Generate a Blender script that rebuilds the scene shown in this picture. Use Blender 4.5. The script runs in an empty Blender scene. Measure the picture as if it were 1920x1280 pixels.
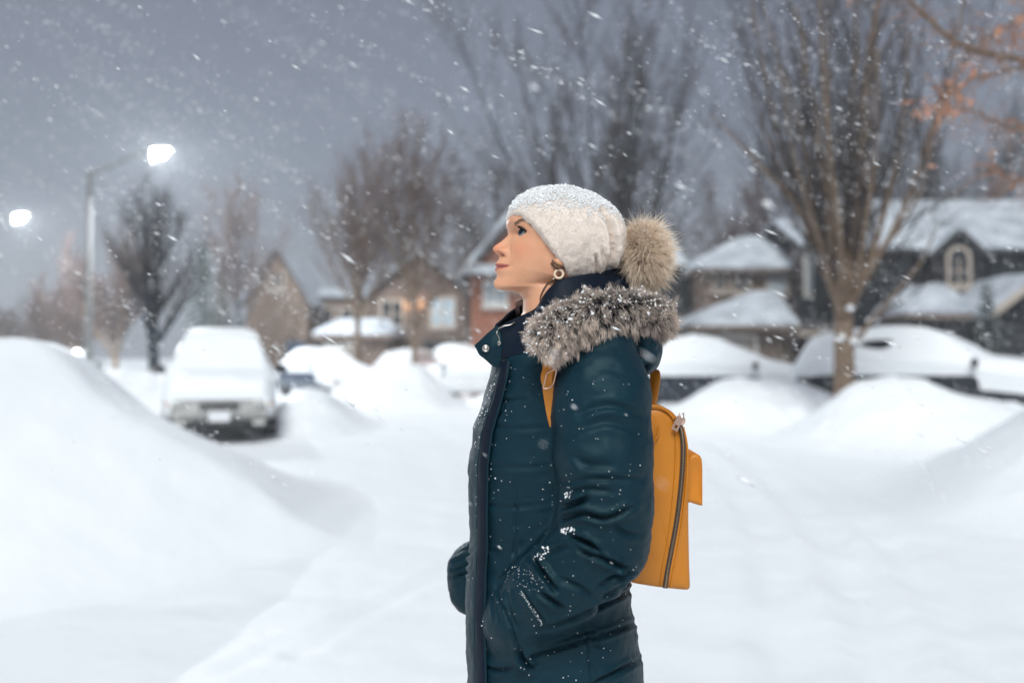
import bpy, math, random
import numpy as np
from mathutils import Vector, Matrix

random.seed(7)
RNG = np.random.default_rng(7)
SC = bpy.context.scene
COL = SC.collection
R = math.radians

HAZE = 0.0015
SUN_EL = math.radians(50)
SUN_AZ = math.radians(-174)
SUN_E = 1.2
SKY_COL = (1.20, 1.29, 1.60)
SKY_STR = 0.06
EXPO = 1.30

# ---------------------------------------------------------------- camera
FPX = 1920 * 35.0 / 36.0
CAMZ = 1.37
PITCH = math.atan(25.0 / FPX)
cam_d = bpy.data.cameras.new('camera')
cam = bpy.data.objects.new('camera', cam_d)
COL.objects.link(cam)
cam.location = (0, 0, CAMZ)
cam.rotation_euler = (R(90) + PITCH, 0, 0)
cam_d.lens = 35
cam_d.sensor_width = 36
cam_d.clip_start = 0.05
cam_d.clip_end = 3000
cam_d.dof.use_dof = True
cam_d.dof.focus_distance = 1.80
cam_d.dof.aperture_fstop = 2.0
SC.camera = cam

_cp, _sp = math.cos(PITCH), math.sin(PITCH)


def P(px, py, Y):
    """point seen at photo pixel (px, py) lying at depth Y"""
    x = (px - 960) / FPX
    u = (640 - py) / FPX
    dy = _cp - u * _sp
    dz = _sp + u * _cp
    s = Y / dy
    return Vector((x * s, Y, CAMZ + dz * s))


def PN(pts):
    return np.array([tuple(P(*p)) for p in pts])


def proj(V):
    """numpy world points -> photo pixels"""
    d = V - np.array([0, 0, CAMZ])
    fw = d[:, 1] * _cp + d[:, 2] * _sp
    up = -d[:, 1] * _sp + d[:, 2] * _cp
    return np.stack([960 + FPX * d[:, 0] / fw, 640 - FPX * up / fw], 1)


# ---------------------------------------------------------------- numpy helpers
def _hash(i, j, k, seed):
    n = (i * 374761393 + j * 668265263 + k * 2147483647 + seed * 1274126177) & 0xFFFFFFFF
    n = ((n ^ (n >> 13)) * 1274126177) & 0xFFFFFFFF
    n = ((n ^ (n >> 16)) * 2246822519) & 0xFFFFFFFF
    return ((n ^ (n >> 15)) & 0xFFFF) / 32767.5 - 1.0


def vnoise(Pt, seed=0):
    Pt = np.asarray(Pt, float)
    i = np.floor(Pt).astype(np.int64)
    f = Pt - i
    u = f * f * (3 - 2 * f)
    out = 0
    for a in (0, 1):
        wa = u[..., 0] if a else 1 - u[..., 0]
        for b in (0, 1):
            wb = u[..., 1] if b else 1 - u[..., 1]
            for c in (0, 1):
                wc = u[..., 2] if c else 1 - u[..., 2]
                out = out + wa * wb * wc * _hash(i[..., 0] + a, i[..., 1] + b, i[..., 2] + c, seed)
    return out


def fbm(Pt, oct=3, seed=0):
    s, a, t = 1.0, 1.0, 0
    for o in range(oct):
        t = t + a * vnoise(np.asarray(Pt) * s, seed + o * 17)
        s *= 2.03
        a *= 0.5
    return t


def smooth(e0, e1, x):
    t = np.clip((x - e0) / (e1 - e0), 0, 1)
    return t * t * (3 - 2 * t)


def catmull(pts, n):
    """resample control points (k,d) to n points with a Catmull-Rom curve"""
    p = np.asarray(pts, float)
    k = len(p)
    if k == 2:
        t = np.linspace(0, 1, n)[:, None]
        return p[0] * (1 - t) + p[1] * t
    q = np.vstack([2 * p[0] - p[1], p, 2 * p[-1] - p[-2]])
    t = np.linspace(0, k - 1 - 1e-9, n)
    i = np.floor(t).astype(int)
    f = (t - i)[:, None]
    a, b, c, d = q[i], q[i + 1], q[i + 2], q[i + 3]
    return 0.5 * ((2 * b) + (c - a) * f + (2 * a - 5 * b + 4 * c - d) * f ** 2 + (3 * b - a - 3 * c + d) * f ** 3)


def vert_normals(V, F):
    F = np.asarray(F)
    n = np.zeros_like(V)
    a, b, c = V[F[:, 0]], V[F[:, 1]], V[F[:, 2]]
    fn = np.cross(b - a, c - a)
    if F.shape[1] == 4:
        fn = fn + np.cross(c - a, V[F[:, 3]] - a)
    for k in range(F.shape[1]):
        np.add.at(n, F[:, k], fn)
    return n / (np.linalg.norm(n, axis=1, keepdims=True) + 1e-12)


class MB:
    """collects quads and triangles for ONE mesh object"""

    def __init__(self):
        self.v, self.q, self.t, self.n, self.a = [], [], [], 0, []
        self.mq, self.mt = [], []

    def add(self, V, Q=None, T=None, attr=None, m=0):
        V = np.asarray(V, float).reshape(-1, 3)
        if Q is not None and len(Q):
            Q = np.asarray(Q, np.int64).reshape(-1, 4)
            self.q.append(Q + self.n)
            self.mq.append(np.full(len(Q), m))
        if T is not None and len(T):
            T = np.asarray(T, np.int64).reshape(-1, 3)
            self.t.append(T + self.n)
            self.mt.append(np.full(len(T), m))
        self.v.append(V)
        self.a.append(np.zeros(len(V)) if attr is None else np.asarray(attr, float))
        self.n += len(V)

    def box(self, x0, x1, y0, y1, z0, z1, m=0):
        V = [(x0, y0, z0), (x1, y0, z0), (x1, y1, z0), (x0, y1, z0), (x0, y0, z1), (x1, y0, z1), (x1, y1, z1), (x0, y1, z1)]
        self.add(V, [(3, 2, 1, 0), (4, 5, 6, 7), (0, 1, 5, 4), (1, 2, 6, 5), (2, 3, 7, 6), (3, 0, 4, 7)], m=m)

    def hexa(self, b, t, m=0):
        self.add(list(b) + list(t), [(3, 2, 1, 0), (4, 5, 6, 7), (0, 1, 5, 4), (1, 2, 6, 5), (2, 3, 7, 6), (3, 0, 4, 7)], m=m)

    def slab(self, quad, th, m=0):
        q = np.asarray(quad, float)
        n = np.cross(q[1] - q[0], q[3] - q[0])
        n /= np.linalg.norm(n)
        self.hexa(q, q + n * th, m)

    def prism(self, poly_xz, y0, y1, m=0):
        """extrude a polygon in the x-z plane from y0 to y1 (fan caps; convex)"""
        k = len(poly_xz)
        V = [(x, y0, z) for x, z in poly_xz] + [(x, y1, z) for x, z in poly_xz]
        Q = [(i, (i + 1) % k, k + (i + 1) % k, k + i) for i in range(k)]
        T = [(0, i, i + 1) for i in range(1, k - 1)] + [(k, k + i + 1, k + i) for i in range(1, k - 1)]
        self.add(V, Q, T, m=m)

    def grid(self, G, cu=False, cv=False, caps=False, m=0, attr=None):
        G = np.asarray(G, float)
        nu, nv = G.shape[:2]
        idx = np.arange(nu * nv).reshape(nu, nv)
        iu = np.vstack([idx, idx[:1]]) if cu else idx
        iv = np.hstack([iu, iu[:, :1]]) if cv else iu
        Q = np.stack([iv[:-1, :-1], iv[1:, :-1], iv[1:, 1:], iv[:-1, 1:]], -1).reshape(-1, 4)
        V = G.reshape(-1, 3)
        T = []
        if caps:
            V = np.vstack([V, G[0].mean(0), G[-1].mean(0)])
            c0, c1 = nu * nv, nu * nv + 1
            for j in range(nv):
                T.append((c0, idx[0, j], idx[0, (j + 1) % nv]))
                T.append((c1, idx[-1, (j + 1) % nv], idx[-1, j]))
            if attr is not None:
                attr = np.append(np.asarray(attr).reshape(-1), [0, 0])
        self.add(V, Q, T, attr=attr, m=m)

    def tube(self, path, rad, n=8, caps=True, flat=None, m=0):
        p = np.asarray(path, float)
        k = len(p)
        rad = np.broadcast_to(np.asarray(rad, float), (k,))
        t = np.gradient(p, axis=0)
        t /= np.linalg.norm(t, axis=1, keepdims=True) + 1e-12
        ref = np.array([0, 0, 1.0]) if abs(t[0][2]) < 0.9 else np.array([1.0, 0, 0])
        G = []
        u = np.cross(ref, t[0])
        u /= np.linalg.norm(u)
        th = np.arange(n) / n * 2 * math.pi
        for i in range(k):
            u = u - t[i] * u.dot(t[i])
            u /= np.linalg.norm(u) + 1e-12
            w = np.cross(t[i], u)
            G.append(p[i] + rad[i] * (np.cos(th)[:, None] * u + np.sin(th)[:, None] * w))
        self.grid(np.array(G), cv=True, caps=caps, m=m)

    def ribbon(self, path, side, width, thick, m=0):
        """flat strap along path: side = (k,3) unit vectors across, thickness along cross(tangent, side)"""
        p = np.asarray(path, float)
        k = len(p)
        s = np.broadcast_to(np.asarray(side, float), (k, 3)).copy()
        t = np.gradient(p, axis=0)
        t /= np.linalg.norm(t, axis=1, keepdims=True)
        s -= t * (s * t).sum(1, keepdims=True)
        s /= np.linalg.norm(s, axis=1, keepdims=True)
        nn = np.cross(t, s)
        width = np.broadcast_to(np.asarray(width, float), (k,))[:, None]
        prof = [(-1, 0), (-.94, .42), (-.8, .5), (.8, .5), (.94, .42), (1, 0), (.94, -.42), (.8, -.5), (-.8, -.5), (-.94, -.42)]
        G = np.stack([p + s * a * width / 2 + nn * b * thick for a, b in prof], 1)
        self.grid(G, cv=True, caps=True, m=m)

    def lathe(self, prof, c, axis='z', n=24, m=0):
        """prof: list of (r, h); closed at both ends by caps"""
        th = np.arange(n) / n * 2 * math.pi
        G = []
        for r, h in prof:
            a, b = r * np.cos(th), r * np.sin(th)
            hh = np.full(n, h)
            if axis == 'z':
                G.append(np.stack([a, b, hh], 1))
            elif axis == 'y':
                G.append(np.stack([b, hh, a], 1))
            else:
                G.append(np.stack([hh, a, b], 1))
        self.grid(np.array(G) + np.asarray(c, float), cv=True, caps=True, m=m)

    def torus(self, c, U, W, r0, r1, n=28, k=10, m=0):
        U, W = np.asarray(U, float), np.asarray(W, float)
        A = np.cross(U, W)
        th = np.arange(n) / n * 2 * math.pi
        ph = np.arange(k) / k * 2 * math.pi
        d = np.cos(th)[:, None] * U + np.sin(th)[:, None] * W
        G = np.asarray(c) + d[:, None, :] * (r0 + r1 * np.cos(ph))[None, :, None] + A * (r1 * np.sin(ph))[None, :, None]
        self.grid(G, cu=True, cv=True, m=m)

    def ball(self, c, r, n=10, k=7, jit=0.0, seed=0, m=0):
        th = np.arange(n) / n * 2 * math.pi
        ph = np.linspace(0.02, math.pi - 0.02, k)
        D = np.stack([np.sin(ph)[:, None] * np.cos(th), np.sin(ph)[:, None] * np.sin(th), np.cos(ph)[:, None] + 0 * th], -1)
        rr = np.broadcast_to(np.asarray(r, float), (3,))
        j = 1 + jit * vnoise(D * 2.3 + seed * 3.7, seed)[..., None]
        self.grid(np.asarray(c) + D * rr * j, cv=True, caps=True, m=m)

    def lumps(self, C, rad, seed=0):
        """many small irregular snow crumbs (jittered octahedra), one call"""
        C = np.asarray(C, float)
        n = len(C)
        if n == 0:
            return
        rg = np.random.default_rng(seed)
        O = np.array([(1, 0, 0), (-1, 0, 0), (0, 1, 0), (0, -1, 0), (0, 0, 1), (0, 0, -1)], float)
        s = np.broadcast_to(np.asarray(rad, float), (n,))
        A = rg.normal(size=(n, 3, 3))
        Qm, _ = np.linalg.qr(A)
        V = O[None] * rg.uniform(0.6, 1.3, (n, 6, 1))
        V = np.einsum('nij,nkj->nki', Qm, V) * s[:, None, None] + C[:, None]
        T = np.array([(0, 2, 4), (2, 1, 4), (1, 3, 4), (3, 0, 4), (2, 0, 5), (1, 2, 5), (3, 1, 5), (0, 3, 5)])
        TT = (T[None] + (np.arange(n) * 6)[:, None, None]).reshape(-1, 3)
        self.add(V.reshape(-1, 3), T=TT)

    def strands(self, L, rad, sides=3, attr=None):
        """L (n,k,3) polylines, rad (k,) or (n,k)"""
        L = np.asarray(L, float)
        n, k = L.shape[:2]
        rad = np.broadcast_to(np.asarray(rad, float), (n, k))
        t = L[:, -1] - L[:, 0]
        t /= np.linalg.norm(t, axis=1, keepdims=True) + 1e-12
        ref = np.where(np.abs(t[:, 2:3]) < 0.9, np.array([[0, 0, 1.0]]), np.array([[1.0, 0, 0]]))
        u = np.cross(ref, t)
        u /= np.linalg.norm(u, axis=1, keepdims=True) + 1e-12
        w = np.cross(t, u)
        th = np.arange(sides) / sides * 2 * math.pi
        ring = np.cos(th)[None, :, None] * u[:, None] + np.sin(th)[None, :, None] * w[:, None]
        V = L[:, :, None, :] + ring[:, None] * rad[:, :, None, None]
        idx = np.arange(n * k * sides).reshape(n, k, sides)
        nx = np.roll(idx, -1, 2)
        Q = np.stack([idx[:, :-1], nx[:, :-1], nx[:, 1:], idx[:, 1:]], -1).reshape(-1, 4)
        at = np.broadcast_to(np.linspace(0, 1, k)[None, :, None], (n, k, sides)).reshape(-1)
        self.add(V.reshape(-1, 3), Q, attr=at)

    def arrays(self):
        V = np.vstack(self.v)
        Q = np.vstack(self.q) if self.q else np.zeros((0, 4), int)
        T = np.vstack(self.t) if self.t else np.zeros((0, 3), int)
        return V, Q, T

    def build(self, name, mat, parent=None, smooth=True, attr=False):
        V, Q, T = self.arrays()
        me = make_mesh(name, V, Q, T, smooth)
        if attr:
            A = me.attributes.new('grow', 'FLOAT', 'POINT')
            A.data.foreach_set('value', np.concatenate(self.a).astype(np.float32))
        mats = mat if isinstance(mat, (list, tuple)) else [mat]
        for m_ in mats:
            me.materials.append(m_)
        if len(mats) > 1:
            mi = np.concatenate(self.mq + self.mt).astype(np.int32)
            me.polygons.foreach_set('material_index', mi)
        return link(name, me, parent)


def make_mesh(name, V, Q=None, T=None, smooth=True):
    me = bpy.data.meshes.new(name)
    Q = np.zeros((0, 4), int) if Q is None else np.asarray(Q)
    T = np.zeros((0, 3), int) if T is None else np.asarray(T)
    me.vertices.add(len(V))
    me.vertices.foreach_set('co', np.asarray(V, np.float32).reshape(-1))
    nl = len(Q) * 4 + len(T) * 3
    me.loops.add(nl)
    me.loops.foreach_set('vertex_index', np.concatenate([Q.reshape(-1), T.reshape(-1)]).astype(np.int32))
    me.polygons.add(len(Q) + len(T))
    ls = np.concatenate([np.arange(len(Q)) * 4, len(Q) * 4 + np.arange(len(T)) * 3]).astype(np.int32)
    me.polygons.foreach_set('loop_start', ls)
    me.polygons.foreach_set('use_smooth', np.full(len(Q) + len(T), smooth))
    me.update(calc_edges=True)
    me.validate()
    return me


def link(name, me, parent=None):
    """mesh vertices are in world space; a child cancels its root's offset"""
    o = bpy.data.objects.new(name, me)
    COL.objects.link(o)
    if parent is not None:
        o.parent = parent
        if parent.parent is None:
            o.location = -Vector(parent.location)
    return o


def thing(name, loc, label, cat, group=None):
    o = bpy.data.objects.new(name, None)
    o.empty_display_size = 0.3
    COL.objects.link(o)
    o.location = loc
    o['label'] = label
    o['category'] = cat
    if group:
        o['group'] = group
    return o


def tag(o, label=None, cat=None, group=None, kind=None):
    if label: o['label'] = label
    if cat: o['category'] = cat
    if group: o['group'] = group
    if kind: o['kind'] = kind
    return o


def mod(o, typ, **kw):
    m = o.modifiers.new(typ.lower(), typ)
    for k, v in kw.items():
        setattr(m, k, v)
    return m


# ---------------------------------------------------------------- materials
def new_mat(name):
    m = bpy.data.materials.new(name)
    m.use_nodes = True
    nt = m.node_tree
    b = nt.nodes['Principled BSDF']
    return m, nt, b


def mat(name, col, rough=0.6, var=0.15, scale=8.0, bump=0.0, bscale=60.0, metal=0.0, spec=0.5, col2=None, detail=4.0, sheen=0.0, bdist=0.01):
    m, nt, b = new_mat(name)
    N = nt.nodes
    tc = N.new('ShaderNodeTexCoord')
    nz = N.new('ShaderNodeTexNoise')
    nz.inputs['Scale'].default_value = scale
    nz.inputs['Detail'].default_value = detail
    nt.links.new(tc.outputs['Object'], nz.inputs['Vector'])
    mx = N.new('ShaderNodeMix')
    mx.data_type = 'RGBA'
    c2 = col2 if col2 else tuple(min(1, c * (1 + var)) for c in col)
    c1 = col if col2 else tuple(c * (1 - var) for c in col)
    mx.inputs[6].default_value = (*c1, 1)
    mx.inputs[7].default_value = (*c2, 1)
    rp = N.new('ShaderNodeMapRange')
    rp.inputs[1].default_value = 0.3
    rp.inputs[2].default_value = 0.7
    nt.links.new(nz.outputs['Fac'], rp.inputs[0])
    nt.links.new(rp.outputs[0], mx.inputs[0])
    nt.links.new(mx.outputs[2], b.inputs['Base Color'])
    b.inputs['Roughness'].default_value = rough
    b.inputs['Metallic'].default_value = metal
    b.inputs['Specular IOR Level'].default_value = spec
    if sheen:
        b.inputs['Sheen Weight'].default_value = sheen
    if bump:
        n2 = N.new('ShaderNodeTexNoise')
        n2.inputs['Scale'].default_value = bscale
        n2.inputs['Detail'].default_value = 5
        nt.links.new(tc.outputs['Object'], n2.inputs['Vector'])
        bp = N.new('ShaderNodeBump')
        bp.inputs['Strength'].default_value = bump
        bp.inputs['Distance'].default_value = bdist
        nt.links.new(n2.outputs['Fac'], bp.inputs['Height'])
        nt.links.new(bp.outputs['Normal'], b.inputs['Normal'])
    return m


def emis(name, col, strength):
    m, nt, b = new_mat(name)
    b.inputs['Base Color'].default_value = (0.8, 0.8, 0.8, 1)
    b.inputs['Emission Color'].default_value = (*col, 1)
    b.inputs['Emission Strength'].default_value = strength
    return m


def fur_mat(name, root, tip, mid=0.55):
    m, nt, b = new_mat(name)
    N = nt.nodes
    at = N.new('ShaderNodeAttribute')
    at.attribute_name = 'grow'
    cr = N.new('ShaderNodeValToRGB')
    cr.color_ramp.elements[0].color = (*root, 1)
    cr.color_ramp.elements[0].position = mid - 0.3
    cr.color_ramp.elements[1].color = (*tip, 1)
    cr.color_ramp.elements[1].position = mid + 0.3
    tc = N.new('ShaderNodeTexCoord')
    nz = N.new('ShaderNodeTexNoise')
    nz.inputs['Scale'].default_value = 90
    nt.links.new(tc.outputs['Object'], nz.inputs['Vector'])
    mm = N.new('ShaderNodeMath')
    mm.operation = 'MULTIPLY_ADD'
    mm.inputs[1].default_value = 0.9
    mm.inputs[2].default_value = -0.45
    nt.links.new(nz.outputs['Fac'], mm.inputs[0])
    ad = N.new('ShaderNodeMath')
    nt.links.new(at.outputs['Fac'], ad.inputs[0])
    nt.links.new(mm.outputs[0], ad.inputs[1])
    nt.links.new(ad.outputs[0], cr.inputs['Fac'])
    nt.links.new(cr.outputs['Color'], b.inputs['Base Color'])
    b.inputs['Roughness'].default_value = 0.5
    b.inputs['Specular IOR Level'].default_value = 0.3
    b.inputs['Sheen Weight'].default_value = 0.2
    return m


def brick_mat(name, c1, c2, mortar):
    m, nt, b = new_mat(name)
    N = nt.nodes
    tc = N.new('ShaderNodeTexCoord')
    mp = N.new('ShaderNodeMapping')
    mp.inputs['Rotation'].default_value = (R(90), 0, 0)
    br = N.new('ShaderNodeTexBrick')
    br.inputs['Scale'].default_value = 1.0
    br.inputs['Brick Width'].default_value = 0.24
    br.inputs['Row Height'].default_value = 0.08
    br.inputs['Mortar Size'].default_value = 0.008
    br.inputs['Color1'].default_value = (*c1, 1)
    br.inputs['Color2'].default_value = (*c2, 1)
    br.inputs['Mortar'].default_value = (*mortar, 1)
    nt.links.new(tc.outputs['Object'], mp.inputs['Vector'])
    nt.links.new(mp.outputs['Vector'], br.inputs['Vector'])
    nt.links.new(br.outputs['Color'], b.inputs['Base Color'])
    b.inputs['Roughness'].default_value = 0.85
    return m


def snow_mat(name, col=(0.86, 0.885, 0.91), fine=90.0, strength=0.35):
    m, nt, b = new_mat(name)
    N = nt.nodes
    tc = N.new('ShaderNodeTexCoord')
    n1 = N.new('ShaderNodeTexNoise')
    n1.inputs['Scale'].default_value = 2.2
    n1.inputs['Detail'].default_value = 6
    n1.inputs['Roughness'].default_value = 0.55
    n2 = N.new('ShaderNodeTexNoise')
    n2.inputs['Scale'].default_value = fine
    n2.inputs['Detail'].default_value = 4
    n2.inputs['Roughness'].default_value = 0.7
    for n in (n1, n2):
        nt.links.new(tc.outputs['Object'], n.inputs['Vector'])
    b1 = N.new('ShaderNodeBump')
    b1.inputs['Strength'].default_value = 0.30
    b1.inputs['Distance'].default_value = 0.08
    nt.links.new(n1.outputs['Fac'], b1.inputs['Height'])
    b2 = N.new('ShaderNodeBump')
    b2.inputs['Strength'].default_value = strength
    b2.inputs['Distance'].default_value = 0.006
    nt.links.new(n2.outputs['Fac'], b2.inputs['Height'])
    nt.links.new(b1.outputs['Normal'], b2.inputs['Normal'])
    nt.links.new(b2.outputs['Normal'], b.inputs['Normal'])
    b.inputs['Base Color'].default_value = (*col, 1)
    b.inputs['Roughness'].default_value = 0.55
    b.inputs['Specular IOR Level'].default_value = 0.25
    return m


M = {}
M['snow'] = snow_mat('snow')
M['snow_roof'] = mat('snow_roof', (0.30, 0.33, 0.37), 0.7, 0.1, 1.1, 0.3, 3, col2=(0.60, 0.64, 0.69), bdist=0.05)  # greyed to hold the shade of unlit roofs; patches are wind-scoured snow
M['snow_fine'] = snow_mat('snow_crumbs', (0.94, 0.95, 0.96), 300, 0.1)
M['bark'] = mat('bark', (0.17, 0.118, 0.082), 0.9, 0.35, 14, 0.5, 40)
M['bark_dark'] = mat('bark_dark', (0.022, 0.030, 0.040), 0.9, 0.3, 14, 0.4, 40)
M['bark_limb'] = mat('bark_limb', (0.05, 0.047, 0.05), 0.9, 0.3, 14, 0.4, 40)
M['bin_grey'] = mat('bin_grey', (0.6, 0.61, 0.61), 0.6, 0.1, 3)
M['twig'] = mat('twig', (0.045, 0.036, 0.036), 0.9, 0.35, 3)
M['twig_lamplit'] = mat('twig_lamplit', (0.34, 0.18, 0.11), 0.9, 0.3, 3)  # warm lamplight put into the twig colour
M['twig_red'] = mat('twig_red', (0.085, 0.047, 0.038), 0.9, 0.3, 3)
M['bark_grey'] = mat('bark_grey', (0.045, 0.048, 0.055), 0.9, 0.3, 14, 0.4, 40)
M['dry_leaf'] = mat('dry_leaf', (0.46, 0.23, 0.14), 0.7, 0.35, 5)  # leaf colour carries the orange of warm lamplight
M['needle'] = mat('needle', (0.045, 0.065, 0.06), 0.8, 0.35, 3)
M['needle_brown'] = mat('needle_brown', (0.10, 0.085, 0.07), 0.8, 0.3, 3)
M['brick_orange'] = brick_mat('brick_orange', (0.38, 0.125, 0.062), (0.30, 0.10, 0.055), (0.30, 0.22, 0.17))
M['brick_brown'] = brick_mat('brick_brown', (0.13, 0.085, 0.065), (0.10, 0.07, 0.055), (0.16, 0.13, 0.11))
M['brick_tan'] = brick_mat('brick_tan', (0.17, 0.11, 0.078), (0.14, 0.092, 0.066), (0.19, 0.155, 0.13))
M['brick_unlit'] = brick_mat('brick_unlit', (0.006, 0.008, 0.012), (0.004, 0.006, 0.010), (0.009, 0.010, 0.013))  # near-black: shade of the unlit facade is put into the brick colour
M['brick_maroon'] = brick_mat('brick_maroon', (0.08, 0.042, 0.038), (0.06, 0.035, 0.033), (0.09, 0.075, 0.07))
M['shingle'] = mat('shingle', (0.06, 0.06, 0.065), 0.9, 0.3, 6)
M['fascia'] = mat('fascia', (0.16, 0.12, 0.10), 0.6, 0.1, 4)
M['white_paint'] = mat('white_paint', (0.62, 0.60, 0.57), 0.5, 0.06, 4)
M['beige_paint'] = mat('beige_paint', (0.40, 0.34, 0.29), 0.5, 0.06, 4)
M['glass_dark'] = mat('glass_dark', (0.012, 0.018, 0.025), 0.08, 0.1, 2, spec=0.6)
M['glass_pale'] = mat('glass_pale', (0.35, 0.42, 0.47), 0.12, 0.15, 2, spec=0.6)
M['door_grey'] = mat('door_grey', (0.20, 0.17, 0.15), 0.6, 0.1, 3)
M['door_dark'] = mat('door_dark', (0.010, 0.013, 0.018), 0.6, 0.1, 3)
M['pole'] = mat('pole', (0.12, 0.12, 0.118), 0.6, 0.12, 3, 0.1, 30)
M['lamp'] = emis('lamp_lens', (0.90, 0.96, 1.0), 5000.0)
M['lamp_far'] = emis('lamp_lens_far', (0.90, 0.96, 1.0), 5000.0)
M['lantern'] = emis('lantern_glow', (1.0, 0.62, 0.30), 30.0)
M['headlamp'] = emis('headlamp_glow', (1.0, 0.95, 0.88), 160.0)
M['tail'] = emis('tail_glow', (1.0, 0.15, 0.08), 2.0)
M['paint_navy'] = mat('paint_navy', (0.012, 0.02, 0.035), 0.25, 0.15, 2, spec=0.6)
M['paint_dark'] = mat('paint_dark', (0.012, 0.016, 0.022), 0.3, 0.15, 2, spec=0.5)
M['paint_silver'] = mat('paint_silver', (0.35, 0.36, 0.37), 0.3, 0.08, 2, metal=0.4)
M['paint_pale'] = mat('paint_pale', (0.50, 0.49, 0.47), 0.35, 0.08, 2)
M['paint_blue'] = mat('paint_blue', (0.03, 0.05, 0.085), 0.3, 0.1, 2)
M['paint_white'] = mat('paint_white', (0.72, 0.73, 0.74), 0.3, 0.05, 2)
M['plastic_black'] = mat('plastic_black', (0.012, 0.014, 0.017), 0.5, 0.2, 5)
M['rubber'] = mat('rubber', (0.015, 0.015, 0.016), 0.85, 0.2, 10)
M['alloy'] = mat('alloy', (0.35, 0.35, 0.36), 0.35, 0.1, 5, metal=0.8)
M['amber'] = mat('amber', (0.50, 0.27, 0.12), 0.25, 0.1, 10)
M['lens_clear'] = mat('lens_clear', (0.55, 0.55, 0.52), 0.15, 0.2, 10)
M['red_lens'] = mat('red_lens', (0.45, 0.03, 0.02), 0.2, 0.1, 10)
M['plate'] = mat('plate', (0.75, 0.76, 0.78), 0.4, 0.05, 10)
# ---------------------------------------------------------------- ground
def axis_lines(segs):
    out = []
    for a, b, n in segs:
        out.append(np.linspace(a, b, n, endpoint=False))
    return np.append(np.concatenate(out), segs[-1][1])


gx = axis_lines([(-230, -60, 18), (-60, -14, 40), (-14, -5, 60), (-5, 7, 190), (7, 14, 45), (14, 60, 40), (60, 230, 18)])
gy = axis_lines([(-90, -4, 16), (-4, 2.5, 30), (2.5, 12, 170), (12, 30, 140), (30, 80, 60), (80, 330, 26)])


def ground_pt(px, py):
    Y = CAMZ * FPX / max(py - 665.0, 1.0)
    return ((px - 960) / FPX * Y, Y)


RUTS = [
    # (pixel polyline on the ground, half width m, depth m)
    ([(1300, 812), (1390, 860), (1480, 930), (1560, 1030), (1640, 1180), (1700, 1400), (1760, 1900)], 0.16, 0.07),
    ([(1260, 815), (1330, 865), (1400, 940), (1450, 1040), (1480, 1190), (1500, 1400), (1520, 1900)], 0.15, 0.06),
    ([(1350, 830), (1480, 890), (1620, 980), (1740, 1110), (1860, 1290), (1990, 1600)], 0.13, 0.05),
    ([(560, 1215), (650, 1165), (760, 1105), (860, 1050), (1000, 985), (1200, 905), (1330, 850)], 0.07, 0.022),
    ([(300, 1290), (480, 1220), (700, 1130), (860, 1070)], 0.06, 0.016),
    ([(700, 775), (800, 800), (880, 850), (900, 920), (890, 1000)], 0.20, 0.014),
    ([(640, 785), (720, 815), (790, 860), (800, 920), (780, 980)], 0.20, 0.008),
]
GX, GY = np.meshgrid(gx, gy, indexing='ij')
GP = np.stack([GX, GY, 0 * GX], -1)


def ground_noise(X, Y):
    p = np.stack([X, Y, 0 * X], -1)
    return 0.022 * fbm(p * 0.7, 3, 3) + 0.007 * fbm(p * 3.3, 3, 9)


GZ = ground_noise(GX, GY)
for poly, hw, dep in RUTS:
    w = catmull([ground_pt(*q) for q in poly], 90)
    near = (GX > w[:, 0].min() - 1.2) & (GX < w[:, 0].max() + 1.2) & (GY > w[:, 1].min() - 1.2) & (GY < w[:, 1].max() + 1.2)
    pts = np.stack([GX[near], GY[near]], -1)
    d = np.full(len(pts), 9.0)
    for i in range(len(w) - 1):
        a, b = w[i], w[i + 1]
        ab = b - a
        t = np.clip(((pts - a) @ ab) / (ab @ ab + 1e-9), 0, 1)
        d = np.minimum(d, np.linalg.norm(pts - a - t[:, None] * ab, axis=1))
    brk = 0.75 + 0.45 * vnoise(np.stack([pts[:, 0] * 2.2, pts[:, 1] * 2.2, 0 * d], -1), 21)
    prof = -dep * np.exp(-(d / hw) ** 4) * .7 + 0.35 * dep * np.exp(-((d - 1.75 * hw) / (0.6 * hw)) ** 2)
    GZ[near] += prof * brk
GP[..., 2] = GZ
mb = MB()
mb.grid(GP)
ground = mb.build('ground', M['snow'])
tag(ground, kind='structure')


# ---------------------------------------------------------------- snow banks
def bank(label, x0, x1, y0, y1, n, hfn, seed, lump=0.06, name='snow_bank'):
    xs, ys = np.linspace(x0, x1, n[0]), np.linspace(y0, y1, n[1])
    X, Y = np.meshgrid(xs, ys, indexing='ij')
    H = hfn(X, Y)
    p = np.stack([X, Y, H], -1)
    Hn = H + np.minimum(1, H / 0.35) * (lump * fbm(p * 1.3, 3, seed) + 0.35 * lump * fbm(p * 4.5, 3, seed + 5))
    e = np.minimum(np.minimum((X - x0) / (x1 - x0), (x1 - X) / (x1 - x0)), np.minimum((Y - y0) / (y1 - y0), (y1 - Y) / (y1 - y0)))
    Z = Hn * smooth(0, 0.07, e) - 0.07
    m_ = MB()
    m_.grid(np.stack([X, Y, Z], -1))
    o = m_.build(name, M['snow'])
    return tag(o, label, 'snow bank', 'ploughed snow banks', 'structure')


def gauss(X, Y, cx, cy, sx, sy, h):
    return h * np.exp(-((X - cx) / sx) ** 2 - ((Y - cy) / sy) ** 2)


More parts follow.
